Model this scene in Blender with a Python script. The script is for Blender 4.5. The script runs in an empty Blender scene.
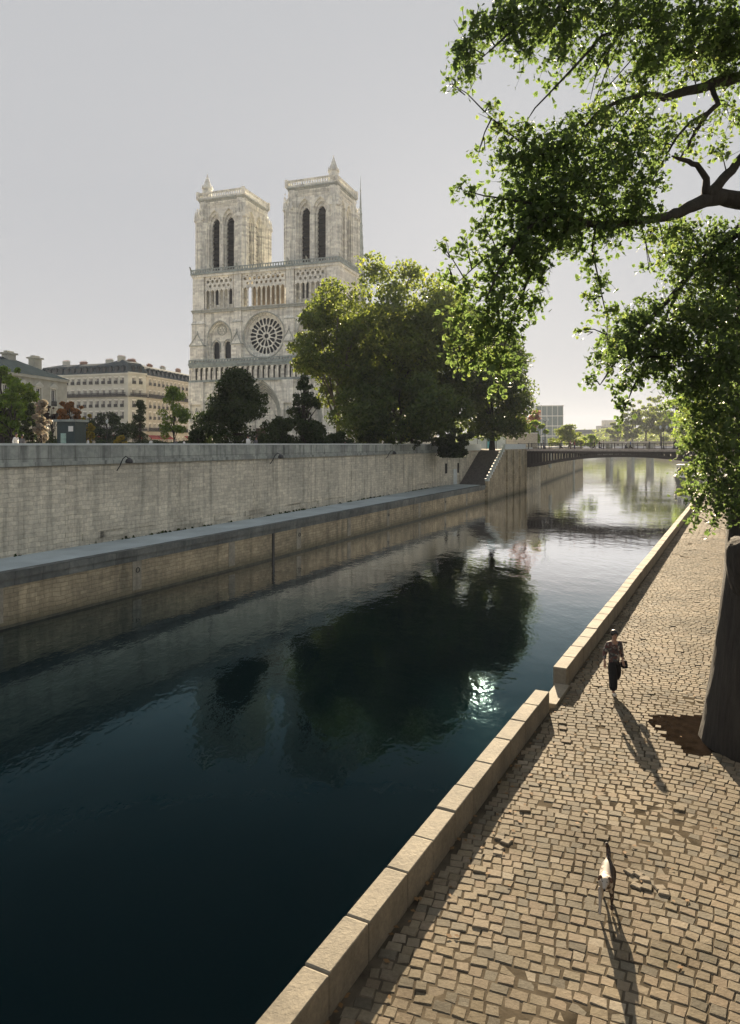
SKY_K=15; SKY_S=.15; SKY_A=.003; SUN_E=3.7; EXPO=2.42; HAZE=.0002
import bpy, bmesh, math, random
import numpy as np
from mathutils import Vector, Matrix, Euler
from mathutils.geometry import tessellate_polygon
random.seed(7); np.random.seed(7)
R = math.radians; PI = math.pi
scene = bpy.context.scene
COL = scene.collection
F = 712.0; EYE = 8.8; HX = 370.0; HY = 444.0     # focal length in px, eye above the water, horizon
STREET = 7.8; BERGE = 1.8

def at(px, Z, z=None, py=None):
    """world point seen at pixel column px at distance Z"""
    if z is None: z = EYE - (py - HY) * Z / F
    return Vector(((px - HX) * Z / F, Z, z))

# ---------------------------------------------------------------- tagging
def tag(o, label=None, cat=None, group=None, kind=None):
    if label: o['label'] = label
    if cat: o['category'] = cat
    if group: o['group'] = group
    if kind: o['kind'] = kind
    return o
def empty(name, loc, rz=0, label=None, cat=None, group=None):
    o = bpy.data.objects.new(name, None); COL.objects.link(o)
    o.empty_display_size = .3
    o.location = loc; o.rotation_euler = (0, 0, rz)
    return tag(o, label, cat, group)
def copy_tree(o, parent=None):
    c = o.copy(); COL.objects.link(c); c.parent = parent
    for ch in o.children: copy_tree(ch, c)
    return c

# ---------------------------------------------------------------- mesh builder
class MB:
    def __init__(s): s.v = []; s.f = []; s.M = None; s.tint = []
    def add(s, vs, fs):
        b = len(s.v)
        if s.M is not None: vs = [s.M @ Vector(p) for p in vs]
        s.v += [tuple(p) for p in vs]; s.f += [tuple(b + i for i in f) for f in fs]
    def box(s, x0, x1, y0, y1, z0, z1):
        s.add([(x0,y0,z0),(x1,y0,z0),(x1,y1,z0),(x0,y1,z0),(x0,y0,z1),(x1,y0,z1),(x1,y1,z1),(x0,y1,z1)],
              [(0,3,2,1),(4,5,6,7),(0,1,5,4),(1,2,6,5),(2,3,7,6),(3,0,4,7)])
    def frustum(s, x0,x1,y0,y1,z0, X0,X1,Y0,Y1,z1):
        s.add([(x0,y0,z0),(x1,y0,z0),(x1,y1,z0),(x0,y1,z0),(X0,Y0,z1),(X1,Y0,z1),(X1,Y1,z1),(X0,Y1,z1)],
              [(0,3,2,1),(4,5,6,7),(0,1,5,4),(1,2,6,5),(2,3,7,6),(3,0,4,7)])
    def pyr(s, cx, cy, z0, h, r, n=4, a0=None, r1=0.0):
        a0 = PI/n if a0 is None else a0
        s.cyl(cx, cy, z0, z0+h, r, r1 if r1 else .01, n, a0)
    def cyl(s, cx, cy, z0, z1, r0, r1=None, n=8, a0=0):
        r1 = r0 if r1 is None else r1
        vs = [(cx+r0*math.cos(a0+2*PI*i/n), cy+r0*math.sin(a0+2*PI*i/n), z0) for i in range(n)]
        vs += [(cx+r1*math.cos(a0+2*PI*i/n), cy+r1*math.sin(a0+2*PI*i/n), z1) for i in range(n)]
        s.add(vs, [(i,(i+1)%n,n+(i+1)%n,n+i) for i in range(n)] + [tuple(range(n-1,-1,-1)), tuple(range(n,2*n))])
    def tube(s, pts, rad, n=6, cap=True):
        pts = [Vector(p) for p in pts]
        if not hasattr(rad, '__len__'): rad = [rad]*len(pts)
        vs = []; up = Vector((0.13,0.21,1)).normalized(); prev = None
        for i, p in enumerate(pts):
            t = (pts[min(i+1,len(pts)-1)] - pts[max(i-1,0)]).normalized()
            a = prev - t*prev.dot(t) if prev is not None else t.cross(up)
            if a.length < 1e-4: a = t.orthogonal()
            a.normalize(); prev = a; b = t.cross(a)
            for k in range(n):
                q = 2*PI*k/n
                vs.append(p + (a*math.cos(q) + b*math.sin(q))*rad[i])
        fs = []
        for i in range(len(pts)-1):
            for k in range(n):
                fs.append((i*n+k, i*n+(k+1)%n, (i+1)*n+(k+1)%n, (i+1)*n+k))
        if cap:
            fs.append(tuple(range(n-1,-1,-1))); e = (len(pts)-1)*n; fs.append(tuple(range(e,e+n)))
        s.add(vs, fs)
    def panel(s, outline, holes, y0, y1):
        """flat wall in the local xz plane with through holes, from y0 (front) to y1 (back)"""
        loops = [outline] + holes
        tl = [[Vector((p[0], p[1], 0)) for p in l] for l in loops]
        tris = tessellate_polygon(tl)
        flat = [p for l in loops for p in l]; n = len(flat)
        vs = [(p[0], y0, p[1]) for p in flat] + [(p[0], y1, p[1]) for p in flat]
        fs = []
        for t in tris:
            a,b,c = (flat[i] for i in t)
            cr = (b[0]-a[0])*(c[1]-a[1]) - (b[1]-a[1])*(c[0]-a[0])
            t = tuple(t) if cr > 0 else tuple(reversed(t))
            fs.append(t); fs.append(tuple(n+i for i in reversed(t)))
        b = 0
        for l in loops:
            m = len(l)
            area = sum(l[i][0]*l[(i+1)%m][1]-l[(i+1)%m][0]*l[i][1] for i in range(m))
            out = (area > 0) == (l is outline)
            for i in range(m):
                j = (i+1)%m
                q = (b+i, n+b+i, n+b+j, b+j)
                fs.append(q if not out else tuple(reversed(q)))
            b += m
        s.add(vs, fs)
    def prism(s, poly, z0, z1):
        """horizontal polygon extruded upwards"""
        n = len(poly)
        area = sum(poly[i][0]*poly[(i+1)%n][1]-poly[(i+1)%n][0]*poly[i][1] for i in range(n))
        if area < 0: poly = poly[::-1]
        tl = [[Vector((p[0],p[1],0)) for p in poly]]
        vs = [(p[0],p[1],z0) for p in poly]+[(p[0],p[1],z1) for p in poly]
        fs = [(i,(i+1)%n,n+(i+1)%n,n+i) for i in range(n)]
        for t in tessellate_polygon(tl):
            a,b,c = (poly[i] for i in t)
            cr = (b[0]-a[0])*(c[1]-a[1]) - (b[1]-a[1])*(c[0]-a[0])
            t = tuple(t) if cr > 0 else tuple(reversed(t))
            fs.append(tuple(n+i for i in t)); fs.append(tuple(reversed(t)))
        s.add(vs, fs)
    def lathe(s, prof, cx=0, cy=0, n=12):
        vs = []
        for r, z in prof:
            for k in range(n): vs.append((cx+r*math.cos(2*PI*k/n), cy+r*math.sin(2*PI*k/n), z))
        fs = [(i*n+k, i*n+(k+1)%n, (i+1)*n+(k+1)%n, (i+1)*n+k) for i in range(len(prof)-1) for k in range(n)]
        fs.append(tuple(range(n-1,-1,-1))); e=(len(prof)-1)*n; fs.append(tuple(range(e,e+n)))
        s.add(vs, fs)
    def build(s, name, mat, parent=None, smooth=False, kind=None, bevel=0):
        me = bpy.data.meshes.new(name)
        me.from_pydata(s.v, [], s.f)
        if mat: me.materials.append(mat)
        o = bpy.data.objects.new(name, me); COL.objects.link(o)
        if parent: o.parent = parent
        if smooth: me.polygons.foreach_set('use_smooth', [True]*len(me.polygons))
        if kind: o['kind'] = kind
        if bevel:
            m = o.modifiers.new('b', 'BEVEL'); m.width = bevel; m.segments = 2
        me.update()
        return o

def fast_mesh(name, verts, nper, tint, mat, parent=None, smooth=False):
    """verts: (n*nper,3) array, each nper consecutive verts one polygon; tint: per polygon"""
    nf = len(verts)//nper
    me = bpy.data.meshes.new(name)
    me.vertices.add(len(verts)); me.vertices.foreach_set('co', verts.astype(np.float32).ravel())
    me.loops.add(len(verts)); me.loops.foreach_set('vertex_index', np.arange(len(verts), dtype=np.int32))
    me.polygons.add(nf)
    me.polygons.foreach_set('loop_start', np.arange(0, len(verts), nper, dtype=np.int32))
    me.update(calc_edges=True)
    at_ = me.attributes.new('tint', 'FLOAT', 'FACE'); at_.data.foreach_set('value', tint.astype(np.float32))
    me.materials.append(mat); me.validate()
    o = bpy.data.objects.new(name, me); COL.objects.link(o)
    if parent: o.parent = parent
    return o

# ---------------------------------------------------------------- arches
def pointed(x0, x1, z0, zs, n=6, k=1.0):
    """closed outline of a pointed-arch opening; zs = springing height; k = radius / width"""
    w = x1-x0; r = w*k; pts = [(x0,z0),(x1,z0)]
    a_end = math.acos((r-w/2)/r)
    for i in range(n+1):
        a = a_end*i/n; pts.append((x1-r+r*math.cos(a), zs+r*math.sin(a)))
    for i in range(n-1,-1,-1):
        a = a_end*i/n; pts.append((x0+r-r*math.cos(a), zs+r*math.sin(a)))
    return pts
def circle(cx, cz, r, n=24): return [(cx+r*math.cos(2*PI*i/n), cz+r*math.sin(2*PI*i/n)) for i in range(n)]
def rect(x0,x1,z0,z1): return [(x0,z0),(x1,z0),(x1,z1),(x0,z1)]

# ---------------------------------------------------------------- materials
def new_mat(name):
    m = bpy.data.materials.new(name); m.use_nodes = True
    nt = m.node_tree; p = nt.nodes['Principled BSDF']
    return m, nt, p
def N(nt, t, **kw):
    n = nt.nodes.new(t)
    for k, v in kw.items():
        if k.startswith('i_'):
            key = k[2:].replace('_',' ')
            n.inputs[int(key) if key.isdigit() else key].default_value = v
        else: setattr(n, k, v)
    return n
def L(nt, a, b): nt.links.new(a, b)
def ramp(nt, fac, stops):
    r = N(nt, 'ShaderNodeValToRGB')
    while len(r.color_ramp.elements) < len(stops): r.color_ramp.elements.new(.5)
    for e, (p, c) in zip(r.color_ramp.elements, stops):
        e.position = p; e.color = (*c, 1) if len(c) == 3 else c
    L(nt, fac, r.inputs[0]); return r
def mix(nt, a, b, fac, mode='MIX'):
    n = N(nt, 'ShaderNodeMix', data_type='RGBA', blend_type=mode)
    for sock, val in ((n.inputs[6], a), (n.inputs[7], b), (n.inputs[0], fac)):
        if isinstance(val, (int, float)): sock.default_value = val
        elif isinstance(val, tuple): sock.default_value = (*val, 1)
        else: L(nt, val, sock)
    return n.outputs[2]
def noise(nt, vec, scale, detail=4, rough=.6):
    n = N(nt, 'ShaderNodeTexNoise', i_Scale=scale, i_Detail=detail, i_Roughness=rough)
    L(nt, vec, n.inputs['Vector']); return n.outputs['Fac']
def bump(nt, p, h, strength=.3, dist=.05):
    b = N(nt, 'ShaderNodeBump', i_Strength=strength, i_Distance=dist)
    L(nt, h, b.inputs['Height']); L(nt, b.outputs[0], p.inputs['Normal']); return b

def plain(name, c, rough=.6, metal=0, var=.25, scale=3.0, bstr=.1):
    m, nt, p = new_mat(name)
    tc = N(nt, 'ShaderNodeTexCoord')
    f = noise(nt, tc.outputs['Object'], scale)
    d = tuple(x*(1-var) for x in c); e = tuple(min(1,x*(1+var)) for x in c)
    r = ramp(nt, f, [(.3,d),(.7,e)])
    L(nt, r.outputs[0], p.inputs['Base Color'])
    p.inputs['Roughness'].default_value = rough; p.inputs['Metallic'].default_value = metal
    if rough >= .75: p.inputs['Specular IOR Level'].default_value = 0 if rough >= .9 else .12
    if bstr: bump(nt, p, noise(nt, tc.outputs['Object'], scale*6), bstr, .02)
    return m

def stone(name, c1, c2, dark, scale=.5, streak=.5, rough=.85, joints=None, angle=0, fine=3.0, mortar=.6, bdist=.03, contrast=0, tide=0):
    """weathered masonry: patchy colour, vertical run-off streaks, optional coursed joints (w,h)"""
    m, nt, p = new_mat(name)
    tc = N(nt, 'ShaderNodeTexCoord'); g = N(nt, 'ShaderNodeNewGeometry')
    mp = N(nt, 'ShaderNodeMapping'); mp.inputs['Rotation'].default_value = (0,0,-angle)
    L(nt, g.outputs['Position'], mp.inputs['Vector'])
    sx = N(nt, 'ShaderNodeSeparateXYZ'); L(nt, mp.outputs[0], sx.inputs[0])
    v = mp.outputs[0]
    f1 = noise(nt, v, scale, 6, .65)
    col = ramp(nt, f1, [(.32,c2),(.62,c1)]).outputs[0]
    f2 = noise(nt, v, fine, 5, .7)
    col = mix(nt, col, ramp(nt, f2, [(.25,(.62,.62,.62)),(.65,(1.12,1.1,1.06))]).outputs[0], .8, 'MULTIPLY')
    # streaks
    mp2 = N(nt, 'ShaderNodeMapping'); mp2.inputs['Scale'].default_value = (1.6,1.6,.12); L(nt, v, mp2.inputs['Vector'])
    f3 = noise(nt, mp2.outputs[0], 1.3, 5, .6)
    k = ramp(nt, f3, [(.5,(0,0,0)),(.72,(1,1,1))])
    mm = N(nt, 'ShaderNodeMath', operation='MULTIPLY'); mm.inputs[1].default_value = streak; L(nt, k.outputs[0], mm.inputs[0])
    col = mix(nt, col, dark, mm.outputs[0])
    h = f2
    if joints:
        cb = N(nt, 'ShaderNodeCombineXYZ'); L(nt, sx.outputs[0], cb.inputs[0]); L(nt, sx.outputs[2], cb.inputs[1])
        wob = N(nt,'ShaderNodeVectorMath', operation='ADD')
        nn = N(nt,'ShaderNodeTexNoise', i_Scale=1.1); L(nt, v, nn.inputs['Vector'])
        sc = N(nt,'ShaderNodeVectorMath', operation='SCALE'); sc.inputs['Scale'].default_value=.24 if contrast else .08
        L(nt, nn.outputs['Color'], sc.inputs[0]); L(nt, cb.outputs[0], wob.inputs[0]); L(nt, sc.outputs[0], wob.inputs[1])
        br = N(nt, 'ShaderNodeTexBrick', i_Scale=1.0, i_Mortar_Size=.018, i_Mortar_Smooth=.3, i_Bias=0.0,
               i_Brick_Width=joints[0], i_Row_Height=joints[1])
        br.inputs['Color1'].default_value = (.80,.79,.78,1) if contrast else (.7,.68,.66,1); br.inputs['Color2'].default_value = (1.08,1.07,1.05,1) if contrast else (1.12,1.1,1.05,1)
        br.inputs['Mortar'].default_value = (mortar,mortar*.97,mortar*.92,1)
        br.offset = .5; br.squash = 1.35; br.squash_frequency = 3
        L(nt, wob.outputs[0], br.inputs['Vector'])
        col = mix(nt, col, br.outputs['Color'], .85, 'MULTIPLY')
        hm = N(nt,'ShaderNodeMath', operation='MULTIPLY_ADD'); hm.inputs[1].default_value=-1.2
        L(nt, br.outputs['Fac'], hm.inputs[0]); L(nt, f2, hm.inputs[2]); h = hm.outputs[0]
    if tide:      # algae stain left by the river above the waterline
        tz = N(nt,'ShaderNodeMath', operation='MULTIPLY_ADD'); tz.inputs[1].default_value=-.9; L(nt, f1, tz.inputs[0]); L(nt, sx.outputs[2], tz.inputs[2])
        tr_ = N(nt,'ShaderNodeMapRange'); tr_.inputs['From Min'].default_value=-.45; tr_.inputs['From Max'].default_value=.45; tr_.inputs['To Min'].default_value=.8; tr_.inputs['To Max'].default_value=0
        L(nt, tz.outputs[0], tr_.inputs['Value']); col = mix(nt, col, (.075,.078,.05), tr_.outputs[0])
    L(nt, col, p.inputs['Base Color']); p.inputs['Roughness'].default_value = rough
    p.inputs['Specular IOR Level'].default_value = .25
    bump(nt, p, h, .6, bdist)
    return m

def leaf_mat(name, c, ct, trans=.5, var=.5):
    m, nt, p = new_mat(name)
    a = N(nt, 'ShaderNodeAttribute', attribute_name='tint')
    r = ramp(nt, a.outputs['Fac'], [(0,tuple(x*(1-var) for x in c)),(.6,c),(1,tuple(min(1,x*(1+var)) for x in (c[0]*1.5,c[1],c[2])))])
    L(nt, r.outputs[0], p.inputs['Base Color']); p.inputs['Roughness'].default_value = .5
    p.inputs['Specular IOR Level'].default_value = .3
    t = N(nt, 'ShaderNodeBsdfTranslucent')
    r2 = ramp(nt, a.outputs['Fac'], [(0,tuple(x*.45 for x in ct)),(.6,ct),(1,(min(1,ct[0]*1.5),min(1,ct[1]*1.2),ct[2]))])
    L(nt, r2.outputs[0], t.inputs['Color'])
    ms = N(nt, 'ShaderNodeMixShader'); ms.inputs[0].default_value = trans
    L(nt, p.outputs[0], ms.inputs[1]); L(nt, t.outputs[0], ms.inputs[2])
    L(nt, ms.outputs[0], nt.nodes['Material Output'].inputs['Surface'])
    return m

MAT = {}
def make_mats():
    A_left = math.atan2(20.2, 10.0)
    A_right = math.atan2(1, .548)
    M = MAT
    M['lime'] = stone('limestone', (.93,.93,.89), (.85,.86,.83), (.27,.30,.30), .16, .65, fine=.9, joints=(1.3,.55), angle=R(-19.9), mortar=.86)
    M['lime_dark'] = stone('weathered_stone', (.52,.53,.49), (.34,.37,.36), (.10,.12,.12), .35, .5, fine=1.5)
    M['lead'] = plain('lead', (.27,.31,.30), .6, var=.35, scale=1.2)
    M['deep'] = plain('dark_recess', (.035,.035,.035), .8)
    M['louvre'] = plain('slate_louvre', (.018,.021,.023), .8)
    M['glass_dark'] = plain('leaded_glass', (.012,.015,.018), .4, bstr=0)
    M['door_red'] = plain('oak_door', (.10,.055,.035), .6)
    M['wall'] = stone('embankment_stone', (.74,.71,.61), (.50,.49,.43), (.17,.175,.15), .28, .62, joints=(.62,.26), angle=A_left, mortar=.72, fine=5, contrast=1)
    M['parapet'] = stone('parapet_stone', (.44,.48,.47), (.30,.34,.34), (.09,.105,.105), .5, .85, joints=(1.9,1.6), angle=A_left, mortar=.45)
    M['quay_brick'] = stone('quay_rubble', (.52,.45,.32), (.28,.255,.19), (.09,.09,.07), .4, .5, joints=(.5,.22), angle=A_left, mortar=.62, contrast=1, tide=1)
    M['coping'] = stone('quay_coping', (.20,.22,.22), (.13,.15,.155), (.06,.07,.07), .6, .5, joints=(1.6,.9), angle=A_left, mortar=.5)
    M['quay_top'] = plain('quay_concrete', (.38,.44,.46), .75, var=.18, scale=.35)
    M['algae'] = stone('wet_stone', (.10,.10,.075), (.06,.062,.05), (.03,.035,.025), .8, .6, rough=.5)
    M['kerb'] = stone('kerb_stone', (.26,.23,.178), (.175,.155,.12), (.10,.09,.07), 1.1, .5, fine=14, bdist=.02)
    M['kerb_dull'] = stone('pier_stone', (.36,.34,.28), (.24,.23,.19), (.1,.1,.08), 1.1, .5, fine=5)
    M['berge_wall'] = stone('berge_wall_stone', (.33,.3,.24), (.22,.2,.17), (.1,.1,.08), .5, .5, joints=(.9,.35), angle=A_right)
    M['slate'] = plain('slate_roof', (.05,.07,.082), .8, var=.3, scale=1.5)
    M['zinc'] = plain('zinc_roof', (.03,.042,.05), .9, var=.2, scale=.8)
    M['plaster'] = plain('cut_stone_facade', (.50,.51,.47), .8, var=.14, scale=.4)
    M['plaster_warm'] = plain('warm_facade', (.46,.44,.39), .8, var=.16, scale=.4)
    M['brickred'] = plain('chimney_brick', (.28,.17,.13), .8, var=.3)
    M['window'] = plain('window_glass', (.03,.035,.04), .15, bstr=0)
    M['litter'] = plain('dry_leaves', (.17,.10,.045), .8)
    M['hall_stone'] = plain('hall_stone', (.40,.40,.35), .85, var=.2, scale=.6)
    M['iron'] = plain('black_iron', (.02,.022,.025), .5)
    M['iron_brown'] = plain('bridge_iron', (.025,.018,.018), .55, var=.35)
    M['bridge_cap'] = plain('bridge_edge', (.38,.33,.3), .7)
    M['white'] = plain('white_paint', (.78,.78,.76), .5, var=.05)
    M['awning_red'] = plain('red_awning', (.25,.03,.035), .7)
    M['kiosk'] = plain('kiosk_paint', (.012,.035,.04), .5)
    M['teal'] = plain('teal_panel', (.15,.45,.5), .5)
    M['hoarding'] = plain('grey_hoarding', (.55,.6,.6), .6, var=.1)
    M['beige'] = plain('beige_wall', (.5,.45,.36), .8)
    M['ground'] = plain('gravel_ground', (.42,.38,.31), .95, var=.2, scale=.5)
    M['bark'] = bark('plane_bark', (.055,.047,.038), (.008,.007,.006))
    M['bark2'] = bark('pale_bark', (.16,.14,.11), (.07,.06,.05))
    M['earth'] = plain('bare_earth', (.014,.010,.007), .95, var=.5, scale=4, bstr=.5)
    M['mortar'] = plain('joint_dirt', (.075,.062,.045), .95, var=.5, scale=2, bstr=.4)
    M['leafA'] = leaf_mat('plane_leaves', (.058,.088,.034), (.24,.36,.10), .48, .5)
    M['leafB'] = leaf_mat('park_leaves', (.045,.078,.022), (.30,.38,.06), .48, .6)
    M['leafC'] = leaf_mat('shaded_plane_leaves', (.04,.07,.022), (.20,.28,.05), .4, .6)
    M['leafDark'] = leaf_mat('yew_leaves', (.026,.046,.018), (.10,.16,.03), .3, .6)
    M['leafY'] = leaf_mat('yellow_leaves', (.20,.17,.03), (.55,.45,.04), .5, .4)
    M['leafO'] = leaf_mat('orange_leaves', (.22,.11,.03), (.5,.22,.04), .45, .4)
    M['leafG'] = leaf_mat('bright_leaves', (.07,.14,.02), (.35,.5,.05), .5, .5)
    M['leafS'] = leaf_mat('silver_leaves', (.28,.25,.2), (.35,.32,.25), .4, .3)
    M['leafP'] = leaf_mat('pink_leaves', (.28,.17,.13), (.45,.25,.18), .4, .3)
    M['leafR'] = leaf_mat('dark_red_leaves', (.05,.025,.02), (.12,.04,.03), .3, .5)
    M['skin'] = plain('skin', (.33,.19,.13), .5, var=.08, bstr=0)
    M['hair'] = plain('hair', (.012,.01,.01), .5, bstr=0)
    M['black'] = plain('black_cloth', (.012,.012,.014), .85, bstr=.1, scale=20)
    M['shoe'] = plain('white_shoe', (.6,.57,.5), .6, bstr=0)
    for k, c in dict(navy=(.03,.04,.09), grey=(.15,.15,.16), red=(.3,.04,.04), cream=(.5,.46,.38), blue=(.08,.15,.35), pink=(.5,.25,.25), brown=(.1,.06,.04)).items():
        M['cloth_'+k] = plain(k+'_cloth', c, .85, bstr=0)
def bark(name, a, b):
    m, nt, p = new_mat(name)
    tc = N(nt, 'ShaderNodeTexCoord'); mp = N(nt, 'ShaderNodeMapping'); mp.inputs['Scale'].default_value=(1,1,.12)
    L(nt, tc.outputs['Object'], mp.inputs[0])
    f = noise(nt, mp.outputs[0], 7, 8, .75)
    L(nt, ramp(nt, f, [(.3,b),(.7,a)]).outputs[0], p.inputs['Base Color']); p.inputs['Roughness'].default_value=.9
    bump(nt, p, f, 1.0, .16); return m
make_mats()
# ================================================================= SETTING
SUN_AZ = 9.2; SUN_EL = 17.4
world = bpy.data.worlds.new('World'); scene.world = world; world.use_nodes = True
nt = world.node_tree; bg = nt.nodes['Background']
sky = N(nt, 'ShaderNodeTexSky', sky_type='NISHITA', sun_disc=False)
sky.sun_elevation = R(SUN_EL); sky.sun_rotation = R(SUN_AZ); sky.altitude = 0
sky.air_density = 1.0; sky.dust_density = 2.6; sky.ozone_density = 1.2
# film-like shoulder on the sky so the glare round the sun stays within range
d1 = N(nt,'ShaderNodeVectorMath', operation='SCALE'); d1.inputs['Scale'].default_value = SKY_K
d0 = N(nt,'ShaderNodeVectorMath', operation='SCALE'); d0.inputs['Scale'].default_value = SKY_K/1.5; L(nt, sky.outputs[0], d0.inputs[0])
d2 = N(nt,'ShaderNodeVectorMath', operation='ADD'); d2.inputs[1].default_value = (1,1,1)
d3 = N(nt,'ShaderNodeVectorMath', operation='DIVIDE')
L(nt, sky.outputs[0], d1.inputs[0]); L(nt, d1.outputs[0], d2.inputs[0]); L(nt, d0.outputs[0], d3.inputs[0]); L(nt, d2.outputs[0], d3.inputs[1])
d4 = N(nt,'ShaderNodeVectorMath', operation='SCALE'); d4.inputs['Scale'].default_value = SKY_A; lum = N(nt,'ShaderNodeRGBToBW'); L(nt, sky.outputs[0], lum.inputs[0]); L(nt, mix(nt, lum.outputs[0], sky.outputs[0], .45), d4.inputs[0])
d5 = N(nt,'ShaderNodeVectorMath', operation='ADD'); L(nt, d3.outputs[0], d5.inputs[0]); L(nt, d4.outputs[0], d5.inputs[1])
d6 = N(nt,'ShaderNodeVectorMath', operation='MULTIPLY'); d6.inputs[1].default_value=(.965,.985,1.025); L(nt, d5.outputs[0], d6.inputs[0]); L(nt, d6.outputs[0], bg.inputs['Color']); bg.inputs['Strength'].default_value = SKY_S
sl = bpy.data.lights.new('sun', 'SUN'); sl.energy = SUN_E; sl.angle = R(.6); sl.color = (1,.82,.58)
so = bpy.data.objects.new('sun', sl); COL.objects.link(so)
sd = Vector((math.sin(R(SUN_AZ))*math.cos(R(SUN_EL)), math.cos(R(SUN_AZ))*math.cos(R(SUN_EL)), math.sin(R(SUN_EL))))
so.rotation_euler = (-sd).to_track_quat('-Z','Y').to_euler(); so.location = sd*200

cam = bpy.data.cameras.new('camera'); co = bpy.data.objects.new('camera', cam); COL.objects.link(co)
co.location = (0,0,EYE); co.rotation_euler = (PI/2,0,0)
cam.sensor_fit = 'VERTICAL'; cam.sensor_height = 36; cam.sensor_width = 26.02; cam.lens = F/1024*36
cam.shift_y = (HY-512)/1024; cam.clip_end = 6000; cam.clip_start=.1
scene.camera = co
scene.view_settings.view_transform = 'Standard'; scene.view_settings.look='None'
scene.view_settings.exposure = EXPO; scene.view_settings.gamma = 1; scene.view_settings.use_curve_mapping = False
scene.cycles.use_denoising = True
scene.cycles.max_bounces = 8; scene.cycles.transparent_max_bounces = 8; scene.cycles.volume_bounces = 0
scene.cycles.sample_clamp_indirect = 6; scene.cycles.sample_clamp_direct = 12

# ---------------------------------------------------------------- bank lines
def lerp(a,b,t): return (a[0]+(b[0]-a[0])*t, a[1]+(b[1]-a[1])*t)
LOUT = [(-50.0,-30.0),(-17.5,33.7),(-8.7,51.6),(17.25,106.8)]          # lower quay outer edge, left bank
LIN  = [(-54.5,-30.0),(-19.85,38.2),(-9.84,58.4),(11.2,106.2),(13.6,109.0)]   # foot of the high wall
ABUT = (28.5,132.0)
LFAR = [(28.5,132.0),(50,187),(75,250.6),(96,330),(130,600)]
KDIR = Vector((.52,1)).normalized(); KN = Vector((KDIR.y,-KDIR.x))      # along the right kerb; to the right of it
def kp(s, off=0):   # point on kerb line at distance s beyond Z=0 point, off to the right (land) side
    b = Vector((4.62-.52*19.36, 0)); return b + KDIR*s + KN*off
KLEN = math.sqrt(1+.52**2)
def sZ(Z): return Z*KLEN
RB = [tuple(kp(sZ(-30))), tuple(kp(sZ(118))), (84,165), (125,250), (165,330), (230,600)]

# water
mb = MB(); mb.add([(-900,-60,0),(1500,-60,0),(1500,2600,0),(-900,2600,0)], [(0,1,2,3)])
m, nt2, p = new_mat('river_water')
g = N(nt2,'ShaderNodeNewGeometry')
mp = N(nt2,'ShaderNodeMapping'); mp.inputs['Rotation'].default_value=(0,0,R(25)); mp.inputs['Scale'].default_value=(1,.55,1)
L(nt2, g.outputs['Position'], mp.inputs[0])
n1 = noise(nt2, mp.outputs[0], .9, 3, .55); n2 = noise(nt2, mp.outputs[0], 3.2, 3, .6); n3 = noise(nt2, g.outputs['Position'], .12, 2, .5)
a1 = N(nt2,'ShaderNodeMath', operation='MULTIPLY_ADD'); a1.inputs[1].default_value=.28; L(nt2,n2,a1.inputs[0]); L(nt2,n1,a1.inputs[2])
calm = ramp(nt2, n3, [(.35,(.35,.35,.35)),(.65,(1,1,1))])
a2 = N(nt2,'ShaderNodeMath', operation='MULTIPLY'); L(nt2,a1.outputs[0],a2.inputs[0]); L(nt2,calm.outputs[0],a2.inputs[1])
bm_ = N(nt2,'ShaderNodeBump', i_Strength=.6, i_Distance=.045); L(nt2,a2.outputs[0],bm_.inputs['Height']); L(nt2,bm_.outputs[0],p.inputs['Normal'])
p.inputs['Base Color'].default_value=(.001,.007,.009,1); p.inputs['Roughness'].default_value=.5; p.inputs['Specular IOR Level'].default_value=0
fr = N(nt2,'ShaderNodeFresnel', i_IOR=1.33); L(nt2,bm_.outputs[0],fr.inputs['Normal'])
f2_ = N(nt2,'ShaderNodeMath', operation='POWER'); f2_.inputs[1].default_value=2.4; L(nt2,fr.outputs[0],f2_.inputs[0])
f3_ = N(nt2,'ShaderNodeMath', operation='MULTIPLY', use_clamp=True); f3_.inputs[1].default_value=9.5; L(nt2,f2_.outputs[0],f3_.inputs[0])
gl = N(nt2,'ShaderNodeBsdfGlossy', i_Roughness=.022); L(nt2,bm_.outputs[0],gl.inputs['Normal'])
L(nt2, ramp(nt2, f3_.outputs[0], [(0,(.38,.80,.92)),(.18,(.68,.92,1)),(.6,(1,1,1))]).outputs[0], gl.inputs['Color'])
mxw = N(nt2,'ShaderNodeMixShader'); L(nt2,f3_.outputs[0],mxw.inputs[0]); L(nt2,p.outputs[0],mxw.inputs[1]); L(nt2,gl.outputs[0],mxw.inputs[2])
L(nt2,mxw.outputs[0],nt2.nodes['Material Output'].inputs['Surface'])
mb.build('water', m, kind='structure')

# land sheets
mb = MB()
poly = [(x,y) for x,y in LIN[:-1]] + [(13.6,109.0),(18.9,121.2),(26,133)] + LFAR[1:] + [(400,2500),(-2500,2500),(-2500,-30)]
mb.prism(poly, STREET-.3, STREET); mb.build('parvis_ground', MAT['ground'], kind='structure')
mb = MB()
RU = [tuple(kp(sZ(-30),12.3)), tuple(kp(sZ(118),12.3)), (92,160),(134,248),(176,330),(240,600)]
mb.prism(RU+[(700,2500),(2500,2500),(2500,-30)], STREET-.3, STREET); mb.build('street_ground', MAT['ground'], kind='structure')

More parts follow.
